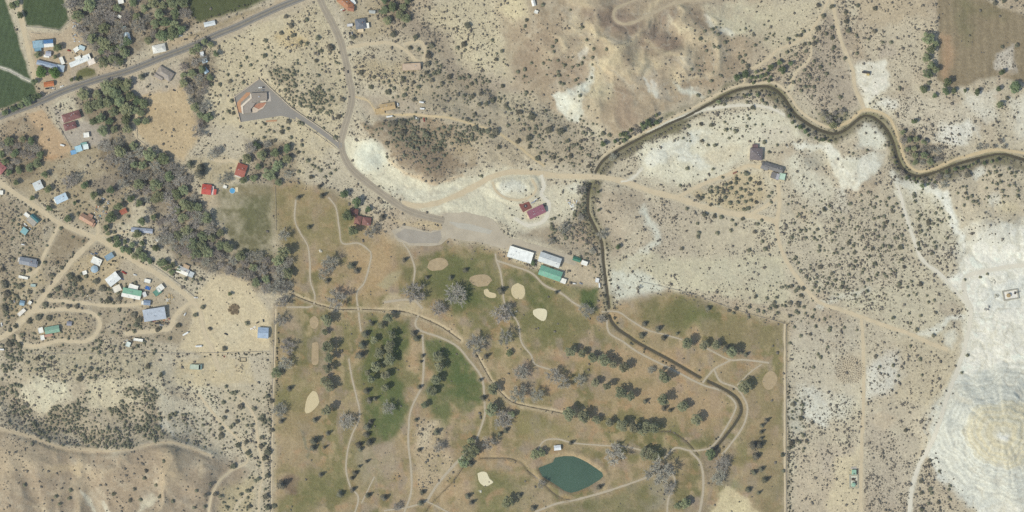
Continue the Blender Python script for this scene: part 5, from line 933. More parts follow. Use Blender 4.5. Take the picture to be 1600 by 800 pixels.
def block(root, rx, ry, rz0, x, y, L, W_, ang, h, typ, col, wall, first, seed):
    r = random.Random(seed); wx, wy = W(x, y); rz = -math.radians(ang); loc = (wx - rx, wy - ry, 0)
    def place(me, name, parent=None, lx=0, ly=0, lz=0, rr=0):
        o = link(name, me, parent or root)
        if parent is None:
            o.location = (loc[0] + lx * math.cos(rz) - ly * math.sin(rz), loc[1] + lx * math.sin(rz) + ly * math.cos(rz), lz); o.rotation_euler = (0, 0, rz + rr)
        else: o.location = (lx, ly, lz); o.rotation_euler = (0, 0, rr)
        return o
    wm = paintmat(wall, .85); V, F = [], []
    if typ == 'round':
        n = 16; V = [(L / 2 * math.cos(2 * math.pi * i / n), W_ / 2 * math.sin(2 * math.pi * i / n), z) for z in (-1.2, h) for i in range(n)]; F = [(i, (i + 1) % n, n + (i + 1) % n, n + i) for i in range(n)]
    else: box(V, F, -L / 2, L / 2, -W_ / 2, W_ / 2, -1.2, h - .02)
    if typ == 'gable':
        rh = min(2.6, .27 * W_) - .05
        for s in (-1, 1):
            b = len(V); V += [(s * (L / 2 - .002), -W_ / 2, h - .02), (s * (L / 2 - .002), W_ / 2, h - .02), (s * (L / 2 - .002), 0, h + rh)]; F.append((b, b + 1, b + 2))
    place(new_mesh('wall', V, F, wm), 'wall')
    V, F, top = roof_mesh(L, W_, h, typ); ro = place(new_mesh('roof', V, F, paintmat(col, .55)), 'roof')
    if typ in ('gable', 'hip') and L > 9:
        k = L / 2 + .35 if typ == 'gable' else max(.6, L / 2 - W_ / 2); place(boxmesh('ridge_cap', [(-k, k, -.16, .16, -.1, .07)], paintmat(tuple(int(c * .93) for c in col), .55)), 'ridge_cap', ro, 0, 0, top)
    if L * W_ > 130:
        for i in range(2 if L * W_ < 300 else 4):
            vx, vy = r.uniform(-.38, .38) * L, r.uniform(-.3, .3) * W_; f = abs(vy) / (W_ / 2); zz = top - (0 if typ in ('flat', 'shed') else (top - h) * f) - (0.1 if typ == 'shed' else 0); place(VENT, 'vent', ro, vx, vy, zz)
    if first and typ in ('gable', 'hip') and 150 < L * W_ < 420 and r.random() < .6: place(CHIM, 'chimney', ro, L * .22, W_ * .12, top - .3)
    if typ != 'round' and L > 5:
        n = max(1, min(5, int(L / 5.5)))
        for s in (-1, 1):
            for i in range(n):
                lx = -L / 2 + L * (i + .5) / n
                if first and s < 0 and i == n // 2:
                    lx += .9 if n == 1 else 0; d = place(DOOR, 'door', None, lx, -W_ / 2, 0, math.pi); place(KNOB, 'handle', d); continue
                if L < 7: continue
                w = place(WIN, 'window', None, lx, s * W_ / 2, min(1.5, h * .55), 0 if s > 0 else math.pi); place(PANE, 'pane', w)
def building(name, cat, label, blocks, wall=(200, 190, 170)):
    global NB; NB += 1
    x, y = blocks[0][:2]; rx, ry = W(x, y); zs = [float(hs_at(b[0] + dx, b[1] + dy)) for b in blocks for dx in (-4, 0, 4) for dy in (-4, 0, 4)]; z = float(np.mean(zs))
    rt = link(name, None, None, (rx, ry, z)); rt.empty_display_size = .5; tag(rt, label, cat)
    for i, b in enumerate(blocks): block(rt, rx, ry, 0, *b, wall, i == 0, NB * 31 + i)
    return rt
WH, PG, GR, BL, GN, TL = (238, 236, 227), (203, 207, 208), (150, 155, 160), (168, 184, 196), (118, 162, 138), (122, 158, 160)
building('clubhouse', 'clubhouse', 'large white flat-roofed clubhouse at the end of the gravel parking', [(813, 398, 38, 17, 17, 5, 'flat', (246, 244, 236)), (827, 407, 11, 5, 17, 3, 'flat', (240, 238, 230))])
building('club_barn', 'barn', 'pale grey metal-roofed barn right of the white clubhouse', [(859, 406, 34, 15, 19, 5, 'gable', (208, 211, 208))]); building('club_shed', 'shed', 'green and mint roofed shed south of the pale grey barn', [(860, 427, 35, 15, 19, 4.5, 'gable', (122, 172, 148))], WH)
building('pump_shed', 'shed', 'small white square shed at the corner of the green shed', [(880, 439, 8, 7, 19, 3, 'flat', WH)]); building('storage_trailer', 'trailer', 'narrow trailer with green and white roof in the club yard', [(901, 405, 12, 6, 19, 3, 'gable', (66, 120, 98)), (913, 411, 9, 6, 19, 3, 'shed', WH)]); building('yard_hut', 'hut', 'little white hut beside the canal path', [(933, 438, 5, 6, 10, 2.5, 'flat', (225, 225, 222))])
building('house', 'house', 'plum-roofed house on the pale graded knoll', [(838, 331, 27, 13, -25, 4, 'gable', (150, 100, 112)), (826, 338, 4, 6, -25, 3.6, 'shed', (218, 205, 175))], (210, 190, 160))
building('house', 'house', 'long tan flat-roofed house at the end of the dirt loop', [(643, 105, 28, 10, -3, 3.5, 'flat', (196, 174, 150))]); building('house', 'house', 'ochre-roofed house beside the paved road driveway', [(606, 167, 23, 10, -10, 3.5, 'gable', (192, 166, 124)), (594, 174, 13, 8, -10, 3, 'flat', (188, 164, 122))], (196, 178, 140))
building('house', 'house', 'orange-brown roofed house cut by the top edge', [(540, 5, 24, 13, 40, 4, 'hip', (168, 118, 84)), (549, 14, 9, 8, 10, 3.5, 'gable', (160, 112, 88))]); building('shed', 'shed', 'white shed right of the orange-brown roof', [(552, 4, 8, 6, 60, 3, 'flat', (226, 230, 228))])
building('house', 'house', 'slate-blue roofed house with white and cream additions beside the paved road', [(564, 38, 16, 15, -8, 4, 'hip', (112, 117, 124)), (573, 41, 7.5, 7.5, -8, 3.2, 'flat', WH), (564, 48.5, 8, 4, -4, 2.8, 'shed', (220, 200, 165))]); building('shed', 'shed', 'small grey shed northeast of the slate-blue roof', [(582, 19.5, 9, 4, 2, 3, 'shed', (176, 178, 172))])
building('shed', 'shed', 'tall narrow white shed at the top edge of the bare hill', [(833.5, 6, 9, 5, 75, 3, 'gable', WH)]); building('shed', 'shed', 'small white square shed below the narrow one at the top edge', [(837.5, 20, 5, 4.5, 20, 3, 'flat', WH)])
building('barn', 'barn', 'square dark grey-brown hip-roofed barn east of the juniper grove', [(1181, 241, 19, 18, 4, 5, 'hip', (118, 109, 108)), (1179.5, 228.6, 8, 5, 2, 3.5, 'flat', (112, 92, 92))], (150, 130, 110))
building('house', 'house', 'dark grey-roofed house with a pale green annex', [(1208, 262, 30, 9, 17, 4.5, 'gable', (124, 121, 118)), (1195, 260, 11, 10, 22, 4, 'gable', (128, 126, 124)), (1208, 274, 7, 9, 17, 3.6, 'shed', (120, 116, 112)), (1214, 276, 6, 9, 17, 3.2, 'flat', (172, 170, 174)), (1221.5, 276, 9, 9, 10, 3, 'flat', (184, 208, 188))])
building('house', 'house', 'brown-roofed house of three wings at the golf course edge', [(553, 331, 13, 9, 10, 4, 'hip', (138, 98, 88)), (559.5, 344, 10, 13, 12, 4, 'hip', (142, 100, 90)), (573, 346, 13, 12, 8, 4, 'hip', (136, 96, 88))])
building('house', 'house', 'bright red-roofed house with white porch above the olive field', [(323, 296, 14, 15, 6, 4, 'gable', (190, 84, 72)), (331.5, 298, 4, 13, 6, 3.2, 'flat', (214, 196, 190)), (336, 300, 3.5, 8, 8, 3.2, 'shed', (188, 86, 74))]); building('house', 'house', 'brick-red roofed house by the grey trees at the lane end', [(377, 266, 15, 19, 18, 4, 'gable', (160, 92, 76)), (372, 275, 9, 3, 20, 2.8, 'shed', (214, 204, 190))])
building('shed', 'shed', 'small steel-blue roofed shed at the west golf boundary', [(411.5, 520, 16, 16, 3, 4.5, 'gable', (160, 178, 198))], WH)
building('barn', 'barn', 'big pale blue-grey metal shed in the village', [(242, 491, 34, 18, -9, 5.5, 'shed', (178, 186, 196))], (215, 205, 185)); building('barn', 'barn', 'long green-roofed barn with white lower side', [(207, 456, 29, 8, 11, 4.5, 'shed', (124, 170, 144)), (205, 463, 29, 5, 11, 4, 'shed', WH)]); building('shed', 'shed', 'white shed joined to the back of the green barn', [(208.5, 449, 14, 8, 18, 3.5, 'flat', WH)])
building('barn', 'barn', 'white gabled shed beside the red farm machine', [(177, 436, 20, 14, -38, 4.5, 'gable', (236, 237, 233))]); building('shed', 'shed', 'cream flat shed between the white shed and green barn', [(183, 451, 12, 9, -25, 3.2, 'flat', (230, 222, 206))]); building('shed', 'shed', 'half white half green shed on the village yard edge', [(250.5, 450, 11, 8, -38, 3.5, 'flat', (232, 230, 222)), (246, 456.5, 11, 8, -38, 3.4, 'flat', (96, 142, 124))])
building('camper', 'camper', 'small white camper at the top of the village yard', [(230.5, 439, 9, 5, 12, 2.6, 'flat', WH)]); building('shed', 'shed', 'small blue-grey shed below the green barn', [(230, 473, 10, 7, 5, 3, 'gable', (142, 158, 178)), (223, 473, 3, 5, 5, 2.6, 'flat', WH)]); building('shed', 'shed', 'small white shed in the shadow of the green barn', [(226, 460, 5, 7, -20, 2.8, 'flat', (222, 222, 220))])
building('house', 'house', 'cream house with grey additions at the edge of the woods', [(286, 423, 18, 10, 24, 3.5, 'gable', (232, 228, 218)), (297, 428, 11, 8, 24, 3.2, 'flat', (196, 202, 204)), (291, 417, 9, 6, 24, 3, 'flat', (188, 164, 134))]); building('house', 'house', 'white flat shed among the village trees', [(151, 408, 15, 10, 24, 3.2, 'flat', WH)]); building('water_tank', 'tank', 'round grey-blue water tank roof below the white village shed', [(148, 420.5, 11, 11, 0, 3.5, 'round', (158, 178, 190))]); building('shed', 'shed', 'tiny white hut south of the round tank', [(132.5, 426, 6, 5, -20, 2.6, 'flat', WH)])
building('shed', 'shed', 'slate-blue flat roof right of the white village shed', [(171, 401, 13, 8, -32, 3.2, 'flat', (132, 156, 170))]); building('house', 'house', 'grey-roofed village house with a solar-dark wing', [(44, 409, 26, 11, 10, 3.8, 'gable', (146, 150, 156)), (53, 412, 12, 9, 12, 4.2, 'gable', (128, 132, 142)), (31, 406, 5, 6, 10, 3, 'flat', (222, 216, 206))]); building('trailer', 'trailer', 'long thin white trailer below the grey-roofed village house', [(36.5, 433.5, 14, 3.2, 12, 2.8, 'flat', WH)])
building('house', 'trailer home', 'green-roofed trailer home inside the oval drive', [(82, 515, 22, 10, -10, 3.5, 'gable', (138, 172, 150)), (76, 524, 12, 3, -10, 2.6, 'shed', (182, 140, 120))]); building('camper', 'camper', 'upper white camper left of the green-roofed trailer', [(64, 516, 8, 7, 75, 2.8, 'flat', WH)]); building('camper', 'camper', 'lower white camper left of the green-roofed trailer', [(66.5, 527.5, 7, 5.5, 78, 2.8, 'flat', WH)]); building('shed', 'shed', 'small grey shed right of the green-roofed trailer', [(108.5, 505.5, 7, 6, 5, 2.8, 'gable', (150, 150, 158))])
building('shed', 'shed', 'small blue-roofed shed beside the left-edge street', [(35, 473.5, 7, 7, 10, 3, 'gable', (140, 166, 182))]); building('trailer', 'trailer', 'white box trailer angled on the left-edge street', [(34, 488, 13, 5, -42, 3, 'flat', (232, 226, 214))]); building('camper', 'camper', 'tiny white camper between the two left-street sheds', [(47, 473, 5, 4, -60, 2.5, 'flat', WH)]); building('trailer', 'trailer', 'small teal trailer in the scrub above the left-edge street', [(52, 446, 7, 3.5, 5, 2.6, 'flat', (172, 190, 184))])
building('house', 'house', 'pale grey square cottage roof among dark shrubs', [(60, 290, 13, 13, -25, 3.6, 'gable', (216, 220, 218))]); building('house', 'house', 'pale blue gabled cottage roof below the grove', [(96, 310, 19, 11, -25, 3.6, 'gable', (196, 214, 226)), (87, 314, 3, 6, -25, 2.6, 'shed', WH)]); building('house', 'house', 'terracotta-roofed village house at the street corner', [(136, 343, 23, 10, 30, 3.6, 'gable', (186, 148, 122)), (144, 350, 8, 6, 30, 3, 'shed', (182, 142, 118)), (141, 338, 7, 6, 30, 3, 'flat', (170, 134, 112))])
building('house', 'house', 'dark teal strip-roofed house in the triangular lot', [(55, 341, 15, 6, 42, 3.4, 'gable', (62, 112, 116)), (49.5, 346, 15, 8, 42, 3.2, 'flat', (178, 172, 160))]); building('shed', 'shed', 'teal-roofed shed at the bottom of the triangular lot', [(38.5, 361, 9, 9, 35, 3, 'shed', (128, 170, 172))]); building('camper', 'camper', 'small white camper at the top of the triangular lot', [(42, 336, 8, 5, 40, 2.6, 'flat', WH)])
building('house', 'house', 'pink-red roof cut by the left edge', [(1, 263, 14, 14, 40, 3.8, 'hip', (176, 116, 112))]); building('shed', 'shed', 'small white box at the left edge below the pink roof', [(2, 301, 6, 6, 5, 2.6, 'flat', WH)]); building('shed', 'shed', 'small brick-red shed behind the village trees', [(193, 330.5, 10, 7, -25, 3, 'gable', (178, 108, 86))]); building('trailer', 'trailer', 'long silver trailer under the village trees', [(222, 360, 33, 6.5, 5, 3, 'gable', (172, 178, 190))]); building('shed', 'shed', 'little white shed south of the silver trailer', [(247, 374.5, 6, 4, -30, 2.6, 'flat', WH)])
building('house', 'house', 'maroon-roofed house with a second matching wing', [(112, 182, 28, 12, -18, 4, 'hip', (132, 94, 88)), (110, 197, 19, 10, -16, 3.8, 'hip', (128, 90, 86)), (98, 186, 3, 10, -18, 2.8, 'flat', (214, 204, 190))]); building('shed', 'shed', 'white square shed in the yard of the maroon house', [(135, 211, 8, 7, -8, 3, 'flat', WH)]); building('shed', 'shed', 'pale blue flat shed at the yard corner', [(123, 232.5, 10, 9, -18, 3, 'flat', (174, 208, 220)), (115, 238, 8, 6, -15, 2.6, 'flat', (120, 168, 206))]); building('shed', 'shed', 'white and teal shed nearest the yard corner', [(134, 229.5, 8, 7, -10, 3, 'flat', (222, 232, 228)), (131, 225, 9, 4, -10, 2.6, 'flat', (126, 168, 160))])
building('barn', 'barn', 'blue steel farm shed with a white front strip', [(60, 69.5, 16, 11, -5, 4.5, 'flat', (148, 178, 192)), (75, 65.5, 16, 5.5, -5, 4.4, 'flat', (72, 118, 164)), (75, 71, 17, 5, -5, 4, 'shed', (234, 234, 228))]); building('shed', 'shed', 'small round-cornered blue shed below the farm shed', [(59.5, 77, 10, 6, -4, 3, 'flat', (124, 160, 178))]); building('house', 'house', 'long white farmhouse with stepped wings', [(124, 96.5, 30, 7, -22, 3.8, 'gable', (238, 240, 236)), (136, 90.5, 11, 9, -22, 3.8, 'flat', (236, 236, 230)), (143, 97, 11, 8, -22, 3.4, 'flat', (238, 226, 212)), (122, 91, 9, 5, -22, 3, 'flat', WH)])
building('trailer', 'trailer', 'white box trailer standing upright on the farm yard', [(97, 95, 11, 5, 68, 3, 'flat', WH)]); building('barn', 'barn', 'long blue-grey farm shed with a square end wing', [(74, 101, 32, 6.5, 14, 4, 'gable', (158, 172, 190)), (95, 107, 11, 10, 10, 4, 'flat', (172, 186, 196))]); building('shed', 'shed', 'pale lilac shed between the two farm sheds', [(76, 84, 8, 7, 5, 3, 'gable', (178, 180, 190)), (73, 88, 8, 3, 8, 2.6, 'shed', WH)]); building('shed', 'shed', 'orange-roofed shed beside the highway', [(77, 131.5, 15, 7, -8, 3.4, 'gable', (190, 118, 76))])
building('shed', 'shed', 'small white shed in the farm scrapyard', [(119.5, 77.5, 8, 6, -35, 2.8, 'flat', WH)]); building('shed', 'shed', 'small pale blue shed in the farm scrapyard', [(128, 75, 9, 6, 20, 2.8, 'flat', (190, 208, 212))]); building('house', 'house', 'white-roofed house between the woods and highway', [(249, 76, 20, 12, -12, 3.8, 'hip', (224, 222, 212))]); building('trailer', 'trailer', 'white trailer on the bare strip above the highway', [(328, 37.5, 17, 6.5, -12, 3, 'gable', (218, 222, 222))])
building('house', 'house', 'grey hip-roofed house south of the highway', [(258, 115, 25, 14, 32, 3.8, 'hip', (158, 148, 136)), (249, 119, 14, 8, 32, 3.4, 'gable', (150, 140, 130))]); building('shed', 'shed', 'white shed in the trees at the highway junction', [(316, 85, 7, 5, 80, 2.8, 'flat', (220, 224, 226))]); building('shed', 'shed', 'pale blue shed just below the highway trees', [(320, 95, 8, 6, -20, 2.8, 'flat', (196, 216, 228))]); building('shed', 'shed', 'sky-blue tarped shed south of the highway trees', [(321, 110.5, 9, 7, 55, 2.8, 'gable', (168, 190, 204))])
building('house', 'house', 'pale blue-white house in the top-left woods', [(199, 58, 13, 9, 75, 3.6, 'gable', (204, 220, 226))]); building('shed', 'shed', 'white shed at the top edge in the woods', [(189, 2, 8, 7, -10, 3, 'flat', WH)]); building('shed', 'shed', 'small white hut in the woods clearing', [(187, 26, 5, 4, 30, 2.6, 'flat', WH)]); building('shed', 'shed', 'tiny teal-white hut above the woodland house', [(194, 44, 6, 4, -20, 2.6, 'flat', (200, 220, 222))]); building('shed', 'shed', 'narrow white shed west of the slate-blue roof', [(547, 40, 8, 3.5, -5, 2.6, 'flat', (218, 216, 214))])
building('shelter', 'shelter', 'small white roofed shelter above the pond', [(871, 699.5, 10, 7, -6, 3, 'gable', (226, 230, 232))]); building('container', 'container', 'thin dark steel hut on the white pad', [(1352, 114, 12, 2.4, 8, 2.6, 'flat', (74, 72, 70)), (1355, 117, 3.5, 3, 8, 2.2, 'flat', (206, 186, 128))]); building('container', 'container', 'pale green storage box in the lower village lot', [(305, 573.5, 16, 7, 3, 2.8, 'flat', (186, 196, 176)), (313, 573.5, 4, 7, 3, 2.8, 'flat', (120, 150, 150))]); building('trailer', 'trailer', 'thin white trailer below the village lane', [(216, 531, 14, 3.4, 8, 2.8, 'flat', WH)])
building('shed', 'shed', 'pale green-white hut at the end of the village lane', [(200.5, 538, 6, 7, 20, 2.6, 'flat', (214, 222, 214))]); building('shed', 'shed', 'white hut right of the bright red roof', [(351.5, 292, 5, 4, 20, 2.6, 'flat', WH)]); building('shed', 'shed', 'grey-white hut in the trees below the bright red roof', [(310, 322, 7, 5, -20, 2.6, 'gable', (206, 206, 200))])

# ------------------------------------------------------------------ patio, pool, the walled lot
def thing(name, label, cat, x, y, group=None, dz=0.0, rz=0.0):
    wx, wy = W(x, y); o = link(name, None, None, (wx, wy, float(hs_at(x, y)) + dz), rz); o.empty_display_size = .5; tag(o, label, cat, group); return o
t = thing('patio', 'dark red square patio with a round fire pit beside the plum roof', 'patio', 821, 322, rz=math.radians(28))
link('deck', boxmesh('deck', [(-8, 8, -7, 7, -1, .35)], paintmat((132, 84, 76), .8)), t)
def ring(ro, ri, z0, z1, mat, n=20):
    V, F = [], []
    for i in range(n):
        c, s = math.cos(2 * math.pi * i / n), math.sin(2 * math.pi * i / n); V += [(ro * c, ro * s, z0), (ro * c, ro * s, z1), (ri * c, ri * s, z1), (ri * c, ri * s, z0)]
    for i in range(n):
        a, b = 4 * i, 4 * ((i + 1) % n); F += [(a, b, b + 1, a + 1), (a + 1, b + 1, b + 2, a + 2), (a + 2, b + 2, b + 3, a + 3)]
    return new_mesh('ring', V, F, mat)
dark = nmat('dark_stone', (.05, .045, .04), .9, .2, 1); link('fire_pit', ring(2.6, 1.6, .35, .95, dark), t, (0, 0, .002)); link('ash', boxmesh('ash', [(-1.1, 1.1, -1.1, 1.1, .355, .5)], nmat('ash', (.3, .28, .26), .95)), t)
for sx, sy, nm in ((0, -6.7, 'parapet'), (0, 6.7, 'parapet')): link(nm, boxmesh(nm, [(-8, 8, -.25, .25, .352, 1.0)], paintmat((150, 100, 90), .8)), t, (sx, sy, 0))
t = thing('swimming_pool', 'blue above-ground pool with a cream deck near the brick-red roof', 'pool', 363, 298)
link('pool_wall', ring(4.6, 4.2, -.5, 1.2, white), t); link('pool_water', new_mesh('pool_water', [(4.2 * math.cos(i * .3142), 4.2 * math.sin(i * .3142), 1.0) for i in range(20)], [tuple(range(20))], nmat('pool_blue', alb(96, 164, 206), .15, .05, .3)), t); link('deck', boxmesh('deck', [(4.7, 9, -1.5, 5.5, -.5, 1.1)], paintmat((226, 208, 172), .8)), t)
lotz = PADZ['lot'] + .16
def wallrun(name, label, cat, P, h, th, col, z=None, cap=True):
    x0, y0 = P[0]; t = thing(name, label, cat, x0, y0); base = t.location.z; m = paintmat(col, .85); wx0, wy0 = W(x0, y0)
    for (ax, ay), (bx, by) in zip(P[:-1], P[1:]):
        L = math.hypot(bx - ax, by - ay); n = max(1, int(round(L / 9.0)))
        for k in range(n):
            qx, qy = ax + (bx - ax) * (k + .5) / n, ay + (by - ay) * (k + .5) / n; gz = float(hs_at(qx, qy)) if z is None else z; wx, wy = W(qx, qy)
            link('wall_panel', boxmesh('wall_panel', [(-L / n / 2 + .03, L / n / 2 - .03, -th / 2, th / 2, -1.5, h)], m), t, (wx - wx0, wy - wy0, gz - base), -math.atan2(by - ay, bx - ax))
    return t
wallrun('perimeter_wall', 'pale pinkish wall round the west and north of the grey lot', 'wall', pts('376,191 371,172 366,152 386,138 405,123.5'), 1.7, .8, (214, 194, 170)); wallrun('perimeter_wall', 'long cream wall from the lot corner down the driveway', 'wall', pts('408,123.5 424,139 440,154 456,169 478,184 500,199 520,214 529,222'), 1.5, .8, (216, 200, 172)); wallrun('perimeter_wall', 'low kerb wall along the south of the lot driveway', 'wall', pts('458,188 475,196 498,212 524,231'), .9, .7, (206, 192, 168))
t = thing('office_building', 'grey flat-roofed office with angled wing inside the walled lot', 'building', 404, 150)
t.location.z = lotz
def lotpoly(name, P, z0, z1, mat, parent):
    ox, oy = 404, 150; V = [(x - ox, oy - y, z0) for x, y in P] + [(x - ox, oy - y, z1) for x, y in P]; n = len(P); F = [tuple(range(n, 2 * n))] + [(i, (i + 1) % n, n + (i + 1) % n, n + i) for i in range(n)]
    me = new_mesh(name, V, F, mat); bm = bmesh.new(); bm.from_mesh(me); bmesh.ops.recalc_face_normals(bm, faces=bm.faces); bmesh.ops.triangulate(bm, faces=[f for f in bm.faces if len(f.verts) > 4]); bm.to_mesh(me); bm.free(); return link(name, me, parent)
B_ = lambda s: [(355 + a / 8.89, 115 + b / 8.89) for a, b in pts(s)]
lotpoly('main_wing', B_('330,275 555,262 560,360 545,375 455,385 400,410 350,400 345,340'), -.5, 3.6, paintmat((152, 142, 130), .85), t); lotpoly('angled_wing', B_('330,290 345,345 348,402 395,412 330,500 340,540 220,558 200,450'), -.5, 3.2, paintmat((158, 149, 138), .85), t)
lotpoly('parapet', B_('322,282 338,282 348,345 225,455 232,562 212,562 192,448 322,335'), 3.2, 4.0, paintmat((222, 208, 188), .85), t); lotpoly('brick_terrace', B_('385,440 440,412 545,400 500,465 440,500 400,490 375,465'), -.3, .25, paintmat((176, 128, 104), .85), t); lotpoly('entry_canopy', B_('460,385 545,372 548,392 470,405'), 2.4, 2.7, paintmat((216, 206, 186), .8), t)
lotpoly('courtyard_wall', B_('352,480 372,462 440,495 500,465 540,410 548,415 505,480 440,512 412,540 350,545'), -.2, .9, paintmat((210, 192, 170), .85), t); lotpoly('service_yard', B_('560,262 598,262 612,385 545,392 556,372 578,360'), -.2, .22, paintmat((190, 180, 168), .85), t); lotpoly('brick_apron', B_('270,262 320,262 318,290 195,400 192,450 215,545 140,535 140,400'), -.2, .1, paintmat((190, 146, 112), .9), t)
lotpoly('brick_kerb', B_('540,655 690,640 690,665 540,672'), -.2, .3, paintmat((186, 142, 108), .9), t); link('roof_unit', boxmesh('roof_unit', [(-1.2, 1.2, -.8, .8, 3.6, 4.6)], trimm), t, (1, -1.5, 0)); link('door', DOOR, t, (2, -8.2, 0), math.pi)
for i in range(4): w = link('window', WIN, t, (-5 + 4 * i, 18.4 - 10.2 - 0.12 * i * 4, 1.6)); 

# ------------------------------------------------------------------ well pads, tanks, scrap
def cyl(r, z0, z1, mat, n=14, cone=0.0):
    V = [(r * math.cos(2 * math.pi * i / n), r * math.sin(2 * math.pi * i / n), z) for z in (z0, z1) for i in range(n)] + [(0, 0, z1 + cone)]; return new_mesh('tank', V, [(i, (i + 1) % n, n + (i + 1) % n, n + i) for i in range(n)] + [(n + i, n + (i + 1) % n, 2 * n) for i in range(n)], mat)
grn = paintmat((150, 184, 160), .6); berm = paintmat((172, 166, 146), .95); rust = paintmat((150, 122, 86), .8); dk = paintmat((74, 66, 58), .8)
t = thing('containment_berm', 'grey-green rectangular berm holding the well pad tanks', 'berm', 1333.5, 752)
for d in ((-7.5, 7.5, 8.5, 11, -.5, .9), (-7.5, 7.5, -11, -8.5, -.5, .9), (-7.5, -5, -8.498, 8.498, -.5, .9), (5, 7.5, -8.498, 8.498, -.5, .9)): link('berm_side', boxmesh('berm_side', [d], berm), t)
link('liner', boxmesh('liner', [(-4.99, 4.99, -8.49, 8.49, -.6, .12)], paintmat((206, 206, 190), .9)), t)
t = thing('storage_tank', 'pale green round tank inside the berm at the lower well pad', 'tank', 1333, 757, dz=.13); link('shell', cyl(3.2, 0, 4.2, grn, 18, .5), t); link('hatch', boxmesh('hatch', [(-.4, .4, -.4, .4, 4.3, 4.8)], trimm), t)
t = thing('pump_skid', 'dark brown pump skid north of the round tank in the berm', 'pump', 1333, 748.5, dz=.13); link('engine', boxmesh('engine', [(-2.6, -.3, -1.6, 1.6, 0, 2.0)], dk), t); link('skid', boxmesh('skid', [(-3, 3, -2, 2, 0, .35)], rust), t); link('flywheel', cyl(1.3, .36, 2.2, dk), t, (1.4, 0, 0))
t = thing('separator_unit', 'pale green box separator at the top of the lower well pad', 'tank', 1334, 737.5); link('housing', boxmesh('housing', [(-3.5, 3.5, -3.8, 3.8, -.3, 3.4)], grn), t); link('stack', cyl(.7, 3.4, 5.2, dk), t, (-.4, -2.6, 0)); link('pipe_rack', boxmesh('pipe_rack', [(-5, 4.5, 5.5, 6.3, 0, .7), (-4, 4.5, 7.4, 8.2, 0, .7)], trimm), t); link('side_frame', boxmesh('side_frame', [(4.2, 5.6, -3, 5, -.2, 2.4)], dk), t)
t = thing('containment_berm', 'tilted grey berm square on the white pump pad', 'berm', 1578.5, 460.5, rz=math.radians(10))
for d in ((-12.5, 12.5, 6, 8, -.5, .9), (-12.5, 12.5, -8, -6, -.5, .9), (-12.5, -10.2, -5.998, 5.998, -.5, .9), (10.2, 12.5, -5.998, 5.998, -.5, .9)): link('berm_side', boxmesh('berm_side', [d], paintmat((164, 160, 146), .95)), t)
link('liner', boxmesh('liner', [(-10.19, 10.19, -5.99, 5.99, -.6, .12)], paintmat((232, 228, 218), .9)), t)
t = thing('storage_tank', 'rusty tan round tank inside the tilted berm', 'tank', 1575, 461.5, dz=.13); link('shell', cyl(3.1, 0, 3.4, paintmat((170, 146, 104), .8), 18, .4), t); link('hatch', boxmesh('hatch', [(-.4, .4, -.4, .4, 3.5, 3.95)], trimm), t)
t = thing('pump_jack', 'dark pump jack in the corner of the tilted berm', 'pump', 1585.5, 457.5, dz=.13); link('base', boxmesh('base', [(-1.6, 1.6, -2.2, 2.2, 0, .5)], dk), t); link('samson_post', boxmesh('samson_post', [(-.4, .4, -.4, .4, .5, 3.4)], dk), t); link('walking_beam', boxmesh('walking_beam', [(-3.4, 4.4, -.3, .3, 3.42, 4.0)], paintmat((120, 120, 116), .7)), t, rz=.2); link('horse_head', boxmesh('horse_head', [(4.4, 5.2, -.5, .5, 2.4, 4.4)], dk), t, rz=.2)
def pile(label, x, y, rad, cols, n, seed, lo=1.0, hi=4.0, wlim=(.6, 1.8)):
    r = random.Random(seed); t = thing('scrap_pile', label, 'scrap pile', x, y, 'scrap and lumber piles')
    for k in range(n):
        L, w, h = r.uniform(lo, hi), r.uniform(*wlim), r.uniform(.3, 1.1); a = r.uniform(0, 6.28); q = rad * math.sqrt(r.random()); px_, py_ = x + q * math.cos(a), y - q * math.sin(a)
        link('scrap_piece', boxmesh('scrap_piece', [(-L / 2, L / 2, -w / 2, w / 2, -.4, h)], paintmat(r.choice(cols), .8)), t, (q * math.cos(a), q * math.sin(a), float(hs_at(px_, py_)) - t.location.z + .01 * k), r.uniform(0, 3.14))
SC = [(226, 226, 222), (190, 196, 200), (150, 140, 126), (206, 180, 140), (120, 128, 140)]
pile('white rubble heap beside the canal, right of the plum roof', 896, 320, 8, SC + [WH, WH], 26, 1); pile('tan and dark junk above the white rubble heap', 888, 316, 4, [(206, 176, 128), (66, 60, 56), (216, 206, 190)], 7, 2); pile('pale junk heap in the upper farm scrapyard', 117, 40, 5, SC, 12, 3); pile('white and blue junk below the upper farm heap', 120, 60, 7, SC + [(150, 180, 200)], 14, 4); pile('colourful scrap row across the village junkyard', 156, 330, 12, SC + [(120, 160, 170), (170, 120, 90)], 30, 5); pile('white scrap patch above the village junkyard', 168, 318, 5, SC, 9, 6)
pile('timber stacks on the village yard edge', 266, 468, 7, [(190, 168, 130), (206, 204, 196), (170, 150, 110)], 14, 7, 3, 7, (1, 2)); pile('grey salvage at the long berm on the pad edge', 1541, 482, 5, [(150, 148, 142), (120, 116, 112), (190, 188, 180)], 10, 8, 1, 4); pile('oval pile of grey pipe west of the pump pad', 1557, 462.5, 3.5, [(140, 138, 126), (166, 164, 150)], 8, 9, 2, 6, (.5, 1)); pile('small grey pile north of the pump pad', 1552, 441, 3.5, [(150, 148, 138), (176, 174, 164)], 7, 10, 2, 5, (.5, 1)); pile('pale scrap at the end of the village lane', 197, 534, 4, SC, 8, 11)
